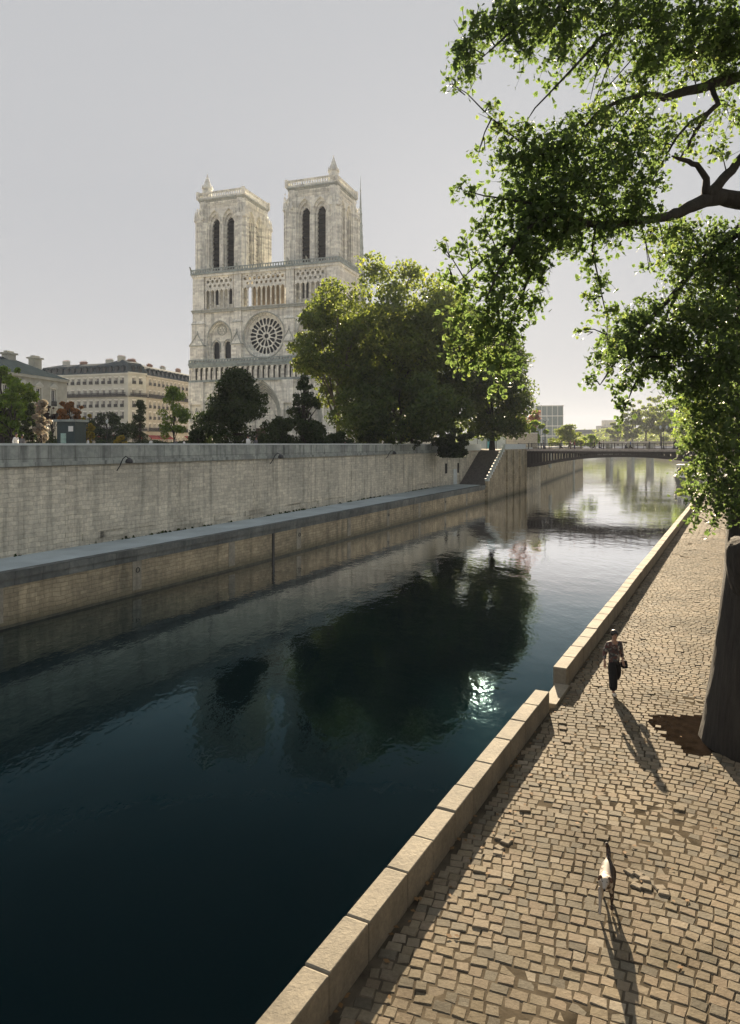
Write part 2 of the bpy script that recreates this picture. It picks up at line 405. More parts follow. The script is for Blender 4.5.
# right bank: berge slab
mb = MB(); mb.prism([tuple(kp(sZ(-30),.35)), tuple(kp(sZ(150),.35)), tuple(kp(sZ(150),12.2)), tuple(kp(sZ(-30),12.2))], -.5, BERGE-.03)
mb.build('berge_base', MAT['mortar'], kind='structure')
mb = MB(); a=kp(sZ(-30),.3); b=kp(sZ(150),.3); a2_=kp(sZ(-30),.02); b2_=kp(sZ(150),.02)
mb.prism([tuple(a2_),tuple(b2_),tuple(b),tuple(a)], -.6, BERGE-.08)
o = mb.build('quay_wall', MAT['berge_wall']); tag(o,'low stone quay wall carrying the kerb above the right bank waterline','wall')
mb = MB(); mb.prism([tuple(kp(sZ(-30),12.2)), tuple(kp(sZ(118),12.2)), tuple(kp(sZ(118),12.9)), tuple(kp(sZ(-30),12.9))], -.5, STREET+1)
o = mb.build('upper_quay_wall', MAT['berge_wall']); tag(o,'tall stone retaining wall between the cobbled quay and the street','wall')
mb = MB(); mb.prism(RU[1:]+[(x-9,y) for x,y in RU[1:]][::-1], -.5, BERGE); mb.build('far_berge', MAT['ground'], kind='structure')

# kerb: two runs of dressed blocks
def kerb(s0, s1, off, wid, top, lab):
    root = empty('stone_kerb', (*kp(s0,off), BERGE), 0, lab, 'kerb')
    s = s0; rng = random.Random(int(s0*10))
    while s < s1-.3:
        l = min(rng.uniform(.95,1.35), s1-s)
        mb = MB(); z1 = top + rng.uniform(-.01,.01); o_ = off+rng.uniform(-.01,.01)
        q = [kp(s+.004,o_), kp(s+l-.004,o_), kp(s+l-.004,o_+wid), kp(s+.004,o_+wid)]
        c = (q[0]+q[2])/2
        mb.prism([tuple(v-Vector(root.location[:2])) for v in q], BERGE-.12-root.location.z, z1-root.location.z)
        b = mb.build('kerb_block', MAT['kerb'], root, bevel=.03)
        s += l
    return root
kerb(sZ(-2), sZ(19.07), 0, .37, BERGE+.50, 'nearer run of pale kerb blocks at the water edge, its joints wide open')
kerb(sZ(20.7), sZ(100), 0, .39, BERGE+.52, 'farther run of pale kerb blocks starting beside the walking person')
gp=empty('kerb_step',(*kp(sZ(19.9)),BERGE),0,'worn low step stone in the gap between the two kerb runs','kerb'); mb=MB()
q=[kp(sZ(19.12),.1),kp(sZ(20.65),.1),kp(sZ(20.65),.5),kp(sZ(19.12),.5)]; mb.prism([tuple(v-kp(sZ(19.9))) for v in q],-.1,.09); mb.build('step_stone',MAT['kerb'],gp,bevel=.02)

# setts
def setts():
    rng = np.random.RandomState(3)
    quads=[]; tints=[]; base = np.array(kp(0)); kd=np.array(KDIR); kn=np.array(KN)
    def put(cx, cy, hx, hy, z, tilt, tint):
        pass
    V=[]; T=[]
    s = sZ(4.0); row=0
    holes=[(np.array((h.x,h.y)),r) for h,r in [((lambda v:v)(p_),r_) for p_,r_ in [(at(505,12.4,z=BERGE),.2),(at(545,13.8,z=BERGE),.10),(at(663,11.4,z=BERGE),.12),(at(602,17.6,z=BERGE),.16),(at(595,16.4,z=BERGE),.10)]]]
    pit=(np.array((8.0,17.0)),)
    while s < sZ(105):
        far = s > 60
        dS = .28 if far else .185
        u = .40 + rng.rand()*.15
        umax = 12.1
        while u < umax:
            w = (.36 if far else rng.uniform(.15,.26))
            uc = u+w/2
            bow = .55*math.sin(uc*.42)+.12*math.sin(uc*1.3+s*.15)        # rows bow across the quay
            c = base + kd*(s+bow+rng.uniform(-.012,.012)) + kn*uc
            u += w+.004
            skip=False
            for hc,hr in holes:
                if np.hypot(*(c-hc)) < hr*rng.uniform(.55,1.1): skip = True
            if c[1]>16.1 and c[1]<18.3 and c[0]>7.15+.06*math.sin(c[1]*40) and c[0]<9.9: skip = True      # tree pit
            if c[1]<17.6 and c[1]>16.4 and c[0]<6.9: pass
            if skip: continue
            g_=.005+.005*rng.rand()
            hx=w/2-g_; hy=dS/2-g_
            z = BERGE + rng.uniform(-.006,.006) + .005*math.sin(c[0]*.9)*math.sin(c[1]*.6)
            if rng.rand()<.012: z += rng.uniform(.01,.03)
            tx,ty = rng.uniform(-.02,.02,2)
            ang=rng.uniform(-.05,.05)+.55*.42*math.cos(uc*.42)
            ca,sa=math.cos(ang),math.sin(ang)
            ax = kn*ca+kd*sa; ay = kd*ca-kn*sa
            j = rng.uniform(-.014,.014,(4,2))
            cs=[(-1,-1),(1,-1),(1,1),(-1,1)]
            low=[];mid=[];top=[]
            for k,(sx,sy) in enumerate(cs):
                X=sx*hx+j[k,0]; Y=sy*hy+j[k,1]
                pz = z+tx*X+ty*Y
                low.append((*(c+ax*X*1.04+ay*Y*1.04), BERGE-.05))
                mid.append((*(c+ax*X+ay*Y), pz-.013))
                top.append((*(c+ax*X*.90+ay*Y*.87), pz))
            t = np.clip(rng.normal(.5,.2),0,1)
            for k in range(4):
                n_=(k+1)%4
                V += [low[k],low[n_],mid[n_],mid[k]]; T.append(t)
                V += [mid[k],mid[n_],top[n_],top[k]]; T.append(t)
            V += top; T.append(t)
        s += dS+.003
    # loose raised setts
    for px,py in [(630,872),(638,874),(645,879),(637,886),(660,888),(664,893),(500,838),(506,842),(499,848),(498,853)]:
        H=EYE-BERGE; Z=H*F/(py-HY); c=np.array((( px-HX)*Z/F, Z)); a=rng.uniform(-.6,.6)-.5; ca,sa=math.cos(a),math.sin(a)
        z=BERGE+.022; hx,hy=.085,.065
        q=[(c[0]+ca*x-sa*y, c[1]+sa*x+ca*y) for x,y in [(-hx,-hy),(hx,-hy),(hx,hy),(-hx,hy)]]
        lo=[(*v,BERGE-.03) for v in q]; mi=[(*v,z-.015) for v in q]; to=[((v[0]-c[0])*.8+c[0],(v[1]-c[1])*.8+c[1],z) for v in q]
        for k in range(4):
            n_=(k+1)%4
            V += [lo[k],lo[n_],mi[n_],mi[k]]; T.append(.9)
            V += [mi[k],mi[n_],to[n_],to[k]]; T.append(.9)
        V += to; T.append(.9)
    m, nt, p = new_mat('granite_setts')
    g = N(nt,'ShaderNodeNewGeometry'); a = N(nt,'ShaderNodeAttribute', attribute_name='tint')
    c = ramp(nt, a.outputs['Fac'], [(.0,(.10,.088,.068)),(.3,(.165,.148,.118)),(.42,(.19,.157,.110)),(.55,(.205,.176,.132)),(.7,(.185,.148,.108)),(1,(.27,.238,.19))]).outputs[0]
    f = noise(nt, g.outputs['Position'], .45, 5, .6)
    c = mix(nt, c, ramp(nt, f, [(.34,(.55,.54,.50)),(.55,(.98,.97,.95)),(.7,(1.15,1.12,1.06))]).outputs[0], .9, 'MULTIPLY')
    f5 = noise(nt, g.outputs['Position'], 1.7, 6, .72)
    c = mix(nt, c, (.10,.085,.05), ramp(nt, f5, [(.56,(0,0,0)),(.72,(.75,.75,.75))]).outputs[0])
    f2 = noise(nt, g.outputs['Position'], 22, 4, .7)
    c = mix(nt, c, ramp(nt, f2, [(.3,(.72,.7,.68)),(.7,(1.1,1.1,1.08))]).outputs[0], .8, 'MULTIPLY')
    L(nt, c, p.inputs['Base Color']); p.inputs['Roughness'].default_value=.8; p.inputs['Specular IOR Level'].default_value=.06
    bump(nt, p, f2, .7, .012)
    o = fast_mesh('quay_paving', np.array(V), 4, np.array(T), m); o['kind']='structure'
setts()
mb = MB(); mb.prism([(7.0,16.0),(10.2,16.0),(10.2,18.4),(7.0,18.4)], BERGE-.05, BERGE-.003); mb.build('tree_pit_soil', MAT['earth'], kind='structure')
# dusty joint sheet between setts
mb = MB(); mb.add([(*kp(sZ(-5),.5),BERGE-.009),(*kp(sZ(110),.5),BERGE-.009),(*kp(sZ(110),12.15),BERGE-.009),(*kp(sZ(-5),12.15),BERGE-.009)],[(3,2,1,0)])
mb.build('joint_dirt', MAT['mortar'], kind='structure')

def litter():
    rng=np.random.RandomState(31); V=[];T=[]
    for _ in range(900):
        s_=rng.uniform(sZ(6),sZ(60)); o_=rng.uniform(.45,11)*rng.choice([.12,1,1]) + .1*0
        o_=max(o_,.42); c=kp(s_,o_); z=BERGE+.012; a=rng.rand()*6.28; l=.03+.03*rng.rand(); w=l*.7
        q=[]
        for x,y,h in ((-l,0,.004),(0,-w,.012),(l,0,.02*rng.rand()),(0,w,.012)):
            q.append((c.x+x*math.cos(a)-y*math.sin(a), c.y+x*math.sin(a)+y*math.cos(a), z+h))
        V+=q; T.append(rng.rand())
    o=fast_mesh('fallen_leaves',np.array(V),4,np.array(T),MAT['litter']); tag(o,'dry leaves scattered over the cobbles',kind='stuff'); 
litter()
# ---------------------------------------------------------------- left bank
def off(poly, d):
    """offset a polyline to its left by d"""
    out=[]
    for i,p in enumerate(poly):
        a=Vector(poly[max(i-1,0)]); b=Vector(poly[min(i+1,len(poly)-1)]); t=(b-a).normalized()
        out.append((p[0]-t.y*d, p[1]+t.x*d))
    return out
def strip(mb, poly, d0, d1, z0, z1):
    for i in range(len(poly)-1):
        a=off(poly,d0); b=off(poly,d1)
        mb.prism([a[i],a[i+1],b[i+1],b[i]], z0, z1)
# lower quay
mb = MB(); mb.prism(LOUT + LIN[::-1], 2.3, 2.65); mb.build('lower_quay', MAT['quay_top'], kind='structure')
root = empty('quay_edge_wall', (*LOUT[1],0), 0, 'low ochre rubble quay wall with a grey coping along the far waterline', 'wall')
def place(mb, name, mat, root, **k):
    mb.v=[(x-root.location.x,y-root.location.y,z-root.location.z) for x,y,z in mb.v]
    return mb.build(name, mat, root, **k)
mb = MB(); strip(mb, LOUT, -.004, .5, -.6, 1.98); place(mb,'wall_face', MAT['quay_brick'], root)
mb = MB(); strip(mb, LOUT, -.012, .45, -.5, .13); place(mb,'waterline_course', MAT['algae'], root)
mb = MB(); strip(mb, LOUT, -.10, .5, 2.32, 2.67); strip(mb, LOUT, -.04, .45, 1.98, 2.32); place(mb,'coping', MAT['coping'], root)
def along(poly, d, z=0):
    """point at arc length d along polyline + tangent"""
    for i in range(len(poly)-1):
        a=Vector(poly[i]); b=Vector(poly[i+1]); l=(b-a).length
        if d<=l or i==len(poly)-2: return a+(b-a)*(d/l), (b-a).normalized()
        d-=l
def lenof(poly): return sum((Vector(poly[i+1])-Vector(poly[i])).length for i in range(len(poly)-1))
def wallbox(mb, poly, d, w, out, dep, z0, z1):
    p,t = along(poly,d); n=Vector((t.y,-t.x))
    q=[p-t*w/2+n*out, p+t*w/2+n*out, p+t*w/2-n*dep, p-t*w/2-n*dep]
    mb.prism([tuple(v) for v in q], z0, z1)
for d in range(8, int(lenof(LOUT)), 9):      # mooring ring recesses
    mb = MB(); wallbox(mb, LOUT, d+.3, .7, .03, .2, .3, 1.98); place(mb,'quoin_pier', MAT['kerb_dull'], root)
    if d%18==8:
        mb = MB(); p,t=along(LOUT,d+.3); n=Vector((t.y,-t.x)); c=p+n*.09
        pts=[(c.x+t.x*.14*math.cos(a), c.y+t.y*.14*math.cos(a), 1.45+.14*math.sin(a)) for a in [2*PI*i/10 for i in range(11)]]
        mb.tube(pts,.025,5); place(mb,'mooring_ring', MAT['iron'], root)
for d in (88.5,):
    mb = MB(); wallbox(mb, LOUT, d+6, .28, .06, .2, -.4, 2.0); place(mb,'drain_slot', MAT['iron'], root)
# high wall
root = empty('embankment_wall', (*LIN[1],0), 0, 'tall pale embankment wall with a streaked grey parapet below the cathedral square', 'wall')
mb = MB(); strip(mb, LIN, 0, .9, 2.3, 7.55); place(mb,'masonry', MAT['wall'], root)
mb = MB(); strip(mb, LIN, -.16, .9, 7.55, 7.78); place(mb,'string_course', MAT['parapet'], root)
mb = MB(); strip(mb, LIN, -.02, .42, 7.78, 8.72); place(mb,'parapet', MAT['parapet'], root)
mb = MB(); strip(mb, LIN, -.07, .47, 8.72, 8.84); place(mb,'coping', MAT['hoarding'], root)
dd = 6.0; LW=lenof(LIN)
rq = random.Random(5)
while dd < LW-3:
    mb = MB()
    for k in range(15):
        w = .55 if k%2 else .95
        wallbox(mb, LIN, dd, w, .03, .1, 2.66+k*.325, 2.66+k*.325+.305)
    place(mb,'quoin_chain', MAT['wall'], root)
    dd += 9.4
mb = MB()
for k in range(60):
    wallbox(mb, LIN, rq.uniform(5,LW-4), rq.uniform(1.0,3.0), .07, .1, rq.choice([2.95,3.3,3.3]), 3.36)
place(mb,'footing_ledge', MAT['wall'], root)
# small openings with a door near the stair foot
for px,w,z0,z1,mt in ((446,.5,4.4,5.9,'deep'),(455,.9,2.67,5.0,'hoarding'),(462,.5,4.4,5.9,'deep')):
    best=min(range(0,int(LW*10)), key=lambda d: abs((lambda p:p[0].x/p[0].y*F+HX-px)(along(LIN,d/10))))
    mb=MB(); wallbox(mb, LIN, best/10, w, .05, .1, z0, z1); place(mb,'door' if mt=='hoarding' else 'slit_window', MAT[mt], root)
# weeds along the foot
def weeds():
    rng=np.random.RandomState(8); V=[];T=[]
    for _ in range(1500):
        d=rng.uniform(4,LW-4)
        if math.sin(d*.37)+math.sin(d*2.3)+rng.normal()*.7<.5: continue
        p,t=along(LIN,d); n=Vector((t.y,-t.x)); c=p+n*(.03+.1*rng.rand())
        a=rng.rand()*PI; s_=.06+.08*rng.rand(); h=.05+.16*rng.rand()**2
        dx,dy=math.cos(a)*s_,math.sin(a)*s_
        V+=[(c.x-dx,c.y-dy,2.64),(c.x+dx,c.y+dy,2.64),(c.x+dx*.3,c.y+dy*.3+.03,2.64+h),(c.x-dx*.8,c.y-dy,2.64+h*.8)];T.append(rng.rand())
    o=fast_mesh('weeds',np.array(V),4,np.array(T),MAT['leafDark']); tag(o,'dark weeds growing along the foot of the embankment wall','weeds',kind='stuff')
weeds()
# wall lamps on brackets
def wall_lamp(px, lab):
    best=min(range(0,int(LW*10)), key=lambda d: abs((lambda p:p[0].x/p[0].y*F+HX-px)(along(LIN,d/10))))/10
    p,t=along(LIN,best); n=Vector((t.y,-t.x)); ang=math.atan2(n.y,n.x)
    r=empty('wall_lamp',(p.x+n.x*.03,p.y+n.y*.03,7.6),ang,lab,'lamp','bracket lamps along the embankment wall')
    mb=MB(); mb.tube([(0,0,-.5),(.25,0,-.2),(.5,0,.25),(.75,0,.42),(1.0,0,.3)],.035,6); mb.build('bracket',MAT['iron'],r)
    mb=MB(); mb.lathe([(.04,.34),(.2,.22),(.26,.05),(.2,.0),(.03,-.02)],1.05,0,10); mb.build('lamp_shade',MAT['iron'],r)
wall_lamp(117,'black bracket lamp on the parapet below the yellow bush')
wall_lamp(270,'black bracket lamp on the parapet below the broad dark yew')
wall_lamp(386,'small black bracket lamp on the parapet below the large plane tree')
wall_lamp(435,'small black bracket lamp nearest the stone staircase')

# ---------------------------------------------------------------- staircase
so_, si_ = Vector((17.25,106.8)), Vector((13.75,108.9))
sdv = Vector((.375,.927)).normalized()
root = empty('stone_staircase', (*so_,2.65), 0, 'dark stone staircase rising from the lower quay to the iron bridge', 'staircase')
mb = MB(); NS=31; tr=.43; rise=(STREET-2.65)/NS
for k in range(NS):
    a=so_+sdv*tr*k; b=si_+sdv*tr*k; c=si_+sdv*tr*(k+1); d=so_+sdv*tr*(k+1)
    mb.prism([tuple(a),tuple(d),tuple(c),tuple(b)], -.5, 2.65+rise*(k+1))
place(mb,'steps', plain('worn_steps',(.15,.145,.14),.8), root)
te=so_+sdv*tr*NS; ti=si_+sdv*tr*NS
mb = MB(); mb.prism([tuple(te),tuple(ti),(26,133),ABUT], -.5, STREET-.004); place(mb,'landing', MAT['beige'], root)
nrm=Vector((sdv.y,-sdv.x))
# outer flank with stepped coping
mb = MB(); NB=12
for k in range(NB):
    a=so_+sdv*tr*NS*k/NB; b=so_+sdv*tr*NS*(k+1)/NB
    q=[a,b,b+nrm*.45,a+nrm*.45]
    mb.prism([tuple(v) for v in q], -.5, 2.65+(STREET-2.65)*(k+.5)/NB+.35)
place(mb,'flank_wall', MAT['quay_brick'], root)
mb = MB()
for k in range(NB):
    a=so_+sdv*(tr*NS*(k+.1)/NB); b=so_+sdv*(tr*NS*(k+.85)/NB)
    q=[a-nrm*.06,b-nrm*.06,b+nrm*.52,a+nrm*.52]; z=2.65+(STREET-2.65)*(k+.5)/NB+.35
    mb.prism([tuple(v) for v in q], z, z+.42)
place(mb,'stepped_coping', MAT['hoarding'], root)
mb = MB(); e=Vector(ABUT)
mb.prism([tuple(te),tuple(e),tuple(e+nrm*.45),tuple(te+nrm*.45)], -.5, STREET+.1)
for i,tt in enumerate((.05,.35,.65,.95)):
    c=te.lerp(e,tt)+nrm*.25; mb.prism([tuple(c+sdv*a_+nrm*b_) for a_,b_ in ((-.4,-.3),(.4,-.3),(.4,.45),(-.4,.45))], -.5, STREET-.1)
place(mb,'landing_wall', MAT['quay_brick'], root)
mb = MB()
mb.prism([tuple(te-nrm*.02),tuple(e-nrm*.02),tuple(e+nrm*.4),tuple(te+nrm*.4)], STREET+.1, STREET+1.0)
mb.prism([tuple(ti+nrm*.2),tuple(ti-nrm*.25),tuple(si_-nrm*.25),tuple(si_+nrm*.02)], STREET-.05, STREET+.98)
place(mb,'balustrade', MAT['hoarding'], root)
# inner wall beside the stair
mb = MB(); mb.prism([tuple(si_),tuple(ti+sdv*1),tuple(ti+sdv*1-nrm*.8),tuple(si_-nrm*.8)], 0, STREET-.02)
place(mb,'side_wall', MAT['wall'], root)

# left bank beyond the bridge
root = empty('far_embankment_wall', (*LFAR[0],0), 0, 'long low beige quay wall running away beyond the iron bridge', 'wall')
mb = MB(); strip(mb, LFAR, -.01, .9, -.6, STREET+.02); place(mb,'masonry', MAT['quay_brick'], root)
mb = MB(); strip(mb, LFAR, -.12, .5, STREET+.02, STREET+.35); place(mb,'coping', MAT['hoarding'], root)
mb = MB()
for d in (36,92): wallbox(mb, LFAR, d, 1.6, .5, .3, 3.2 if d==36 else -.5, STREET-.3)
place(mb,'buttress', MAT['lime_dark'], root)

# ---------------------------------------------------------------- iron bridge
A=Vector(ABUT); Bp=Vector((60.6,115.9)); bd=(Bp-A).normalized(); bn=Vector((bd.y,-bd.x))   # bn towards the camera
if bn.y>0: bn=-bn
SP=(Bp-A).length
root = empty('iron_bridge', (*A,STREET), math.atan2(bd.y,bd.x), 'single arched brown iron footbridge crossing the river with a low railing', 'bridge')
BW=10.0; dz=0-.0
def arch_z(x): t=x/SP*2-1; return -3.5+2.2*(1-t*t)
def rib(y):
    mb=MB(); n=34; ol=[(SP*i/n, -.55) for i in range(n+1)]; 
    bot=[(SP*i/n, arch_z(SP*i/n)) for i in range(n,-1,-1)]
    holes=[]
    for k in range(1,n):
        x0=SP*k/n+.12; x1=SP*(k+1)/n-.12
        if k>=n-1: break
        zb=max(arch_z(x0),arch_z(x1))+.38
        if zb < -.85: holes.append([(x0,zb),(x1,zb),(x1,-.72),(x0,-.72)])
    mb.panel(ol+bot, holes, y-.09, y+.09); return mb
for y in (.1,2.4,5,7.6,9.9):
    mb=rib(y)
    
    mb.build('arch_rib', MAT['iron_brown'], root)
mb=MB()
for i in range(35):
    x=SP*i/34
    if arch_z(x)<-1.2: mb.box(x-.07,x+.07,.1,9.9,max(arch_z(x),-3.4)+.05,arch_z(x)+.25)
mb.build('cross_brace', MAT['iron_brown'], root)
mb=MB(); mb.box(-.3,SP+.3,-.2,10.2,-.546,-.02); mb.build('deck', MAT['iron_brown'], root)
mb=MB(); mb.box(-1.5,SP+1.5,-.3,.1,-.3,.09); mb.box(-1.5,SP+1.5,9.9,10.3,-.3,.09); mb.build('deck_edge', MAT['bridge_cap'], root)
for y,nm in ((-.1,'railing'),(10.1,'railing')):
    mb=MB()
    for z in (.22,1.08): mb.box(-1,SP+1,y-.03,y+.03,z,z+.06)
    k=0; x=-1
    while x<SP+1:
        mb.box(x-.01,x+.01,y-.01,y+.01,.1,1.08); x+=.2
    x=-1
    while x<SP+1.2: mb.box(x-.06,x+.06,y-.06,y+.06,.0,1.2); x+=1.9
    mb.build('railing', MAT['iron_brown'], root)
mb=MB(); mb.prism([(-3,-1.0),(.4,-1.0),(.4,11.6),(-3,11.6)],-8.3,-.01); mb.build('abutment', MAT['wall'], root)
mb=MB(); mb.prism([(SP-.4,-1.0),(SP+9,-1.0),(SP+9,11.6),(SP-.4,11.6)],-8.3,-.01); mb.build('abutment', MAT['wall'], root)
BR=root; BANG=math.atan2(bd.y,bd.x)
def on_bridge(u,v):
    """u along the bridge, v across away from the camera"""
    p=A+bd*u-bn*v; return p

# far bridge
root = empty('far_bridge', (86,330,0), 0, 'distant pale road bridge on stone piers beyond the iron bridge', 'bridge')
mb=MB(); mb.box(-10,84,0,14,8.9,10.1); mb.build('deck', MAT['beige'], root)
mb=MB(); 
for x in range(-10,84,3): mb.box(x,x+.3,-.1,.1,10.1,11.1)
mb.box(-10,84,-.1,.1,11.0,11.2); mb.build('parapet', MAT['beige'], root)
for x in (9,26,36,45,62): 
    mb=MB(); mb.box(x-.8,x+.8,.5,6,-1,8.9); mb.cyl(x,.5,-1,4,.8,n=10); mb.build('pier', MAT['lime_dark'], root)
# ================================================================= CATHEDRAL
CA = math.atan2(-.34,.94)
cath = empty('cathedral', (-46.5,192.1,STREET), CA, 'pale gothic cathedral with two square towers, a rose window and a thin spire', 'cathedral')
ST=MAT['lime']; SD=MAT['lime_dark']
W=40.8
def part(mb,name,mat,par=cath): return mb.build(name,mat,par)
BUT=[(-1.3,3.0),(11.3,14.3),(26.5,29.5),(37.8,42.1)]
BAY=[(3.0,11.3),(14.3,26.5),(29.5,37.8)]
# --- ground storey with the portals
mb=MB()
ol=rect(-1.3,42.1,0,17.4); holes=[]
PORT=[(3.6,10.7,7.8),(15.2,25.6,8.6),(30.1,37.2,7.8)]
def parch(x0,x1,zs,inset): return pointed(x0+inset,x1-inset,0,zs,7,.95)
PORT_Z=[]
mb.panel(ol,[parch(a,b,z,0) for a,b,z in PORT],-1.5,-.7)
for k in range(1,5): mb.panel(rect(-1.2,42.0,0,17.3),[parch(a,b,z,.42*k) for a,b,z in PORT],-.7+.5*(k-1)+.003*k,-.2+.5*(k-1))
mb.box(-1.2,42,1.9,3,0,17.3)
part(mb,'portal_wall',ST)
for a,b,z in PORT:
    mb=MB(); mb.panel([(p[0],p[1]) for p in pointed(a+1.7,b-1.7,5.2,z,7,.95)],[],1.5,1.75); o=part(mb,'tympanum',ST)
    c=(a+b)/2
    for s_ in (-1,1):
        mb=MB(); w=(b-a)/2-2.0
        mb.box(min(c+s_*.3,c+s_*(.3+w)),max(c+s_*.3,c+s_*(.3+w)),1.6,1.8,0.2,5.15); part(mb,'door',MAT['door_red'])
    mb=MB(); mb.box(c-.3,c+.3,1.2,1.9,0,5.2); part(mb,'trumeau',ST)
    # roll mouldings of the archivolts
    mb=MB()
    for k in range(5):
        pts=parch(a,b,z,.42*k-.02)[1:]; pts=[(x_,-1.52+.5*k if k else -1.5,z_) for x_,z_ in pts]
        mb.tube(pts,.15,5)
    part(mb,'archivolt',SD)
mb=MB()   # gable line over the left portal
mb.tube([(2.9,-1.6,11.5),(7.1,-1.6,16.2),(11.4,-1.6,11.5)],.16,4); part(mb,'portal_gable',SD)
# niches with statues on the buttresses
for a,b in BUT:
    mb=MB(); c=(a+b)/2
    mb.box(a-.1,b+.1,-2.3,-1.5,0,7.0); mb.box(a-.1,b+.1,-2.3,-1.5,11.5,17.4)
    mb.box(a-.1,a+.35,-2.3,-1.5,7,11.5); mb.box(b-.35,b+.1,-2.3,-1.5,7,11.5)
    mb.pyr(c,-1.9,11.5,0.01,.01)
    part(mb,'buttress_base',ST)
    mb=MB(); mb.lathe([(.3,7),(.45,7.6),(.38,9),(.42,9.6),(.18,10),(.22,10.4),(.05,10.7)],c,-1.9,8); part(mb,'statue',SD)
# --- gallery of kings
mb=MB(); mb.box(-1.5,42.3,-2.0,-1.3,17.4,18.0); mb.box(-1.6,42.4,-2.25,-1.2,21.9,22.35); mb.box(-1.4,42.2,-2.1,-1.3,21.3,21.9)
part(mb,'gallery_cornice',MAT['lead'])
mb=MB(); mb.box(-1.1,41.9,-.8,3,17.3,22.3); part(mb,'gallery_backwall',plain('recess_shade_stone',(.10,.10,.095),.9))  # recess shade behind the kings is painted in as a dark stone colour
NKING=28; pitch=43.4/NKING
mb=MB(); hol=[]
for k in range(NKING):
    x=-1.3+pitch*k
    hol.append(pointed(x+.22,x+pitch-.22,18.02,20.7,3,.6))
mb.panel(rect(-1.35,42.15,18.0,21.32),hol,-2.0,-1.6); part(mb,'kings_arcade',ST)
for k in range(NKING):
    x=-1.3+pitch*(k+.5); mb=MB()
    mb.lathe([(.28,18.0),(.34,18.5),(.3,19.6),(.36,20.2),(.14,20.45),(.2,20.7),(.16,20.95),(.22,21.05),(.05,21.1)],x,-1.25,7); part(mb,'king_statue',ST)
mb=MB(); h=[]
x=-1.3
while x<41.6: h.append(circle(x+.42,22.95,.27,8)); x+=.84
mb.panel(rect(-1.5,42.3,22.35,23.45),h,-2.1,-1.95); part(mb,'balustrade',MAT['lead'])
# --- rose storey
Z1=36.0
def ring_win(mb,cx,cz,r,y0,y1): pass
mb=MB()
hol=[pointed(3.5,10.8,23.5,29.3,8,.62),pointed(30.0,37.3,23.5,29.3,8,.62),circle(20.4,29.2,5.9,40)]
mb.panel(rect(-.9,41.7,22.3,Z1),hol,-.55,.15)
hol=[pointed(3.9,10.4,23.5,29.2,8,.62),pointed(30.4,36.9,23.5,29.2,8,.62),circle(20.4,29.2,5.45,40)]
mb.panel(rect(-.9,41.7,22.3,Z1),hol,.155,.7)
for x0 in (3.5,30.0):
    hol=[pointed(x0+.9,x0+2.9,23.6,27.2,6,.65),pointed(x0+4.4,x0+6.4,23.6,27.2,6,.65)]
    mb.panel(rect(x0+.1,x0+7.2,22.4,34.8),hol,.71,1.4)
hol=[circle(20.4,29.2,4.95,40)]
mb.panel(rect(14.2,26.6,22.4,35.9),hol,.71,1.3)
part(mb,'rose_storey_wall',ST)
mb=MB()
for x0 in (3.5,30.0):
    for xa in (x0+.7,x0+4.2):
        pts=[(a,.62,b) for a,b in pointed(xa-.1,xa+2.5,25.5,27.2,6,.65)]
        mb.tube(pts[1:],.16,5)
    pts=[(a,-.6,b) for a,b in pointed(x0,x0+7.3,27,29.3,9,.62)]; mb.tube(pts[1:],.17,5)
mb.tube([(a,-.6,b) for a,b in circle(20.4,29.2,6.0,40)]+[(26.4,-.6,29.2)],.18,5)
part(mb,'arch_moulding',SD)
mb=MB(); 
for x0 in (3.5,30.0):
    mb=MB(); mb.tube([(x0+3.65+1.35*math.cos(a),.68,31.4+1.35*math.sin(a)) for a in [2*PI*i/20 for i in range(21)]],.15,5)
    for i in range(6):
        a=i*PI/3; mb.tube([(x0+3.65+.75*math.cos(a)+.38*math.cos(b),.69,31.4+.75*math.sin(a)+.38*math.sin(b)) for b in [2*PI*j/8 for j in range(9)]],.07,4)
    part(mb,'blind_rosette',SD)
for x0 in (3.5,30.0):
    for xa in (x0+.9,x0+4.4):
        mb=MB(); mb.box(xa+.0,xa+2.0,1.35,1.42,23.7,29.1); w=part(mb,'lancet_window',MAT['glass_dark'])
# rose
rose=MB(); hol=[]
def wedge(r0,r1,a,da,n=3):
    pts=[(20.4+r0*math.cos(a-da*.8),29.2+r0*math.sin(a-da*.8)),(20.4+r0*math.cos(a+da*.8),29.2+r0*math.sin(a+da*.8))]
    for i in range(n+1):
        q=a+da-2*da*i/n; rr=r1-.25*abs(2*i/n-1)**2
        pts.append((20.4+rr*math.cos(q),29.2+rr*math.sin(q)))
    return pts[::-1]
for k in range(24):
    hol.append(wedge(3.05,4.75,2*PI*(k+.5)/24,PI/24*.80,4))
for k in range(12):
    hol.append(wedge(1.15,2.75,2*PI*k/12,PI/12*.78,4))
hol.append(circle(20.4,29.2,.62,12))
rose.panel(circle(20.4,29.2,5.0,48),hol,.75,1.0)
rw=part(rose,'rose_window',ST)
mb=MB(); mb.cyl(0,0,0,.08,4.95,n=40); mb.v=[(x+20.4,1.15+z,y+29.2) for x,y,z in mb.v]; mb.build('stained_glass',MAT['glass_dark'],rw)
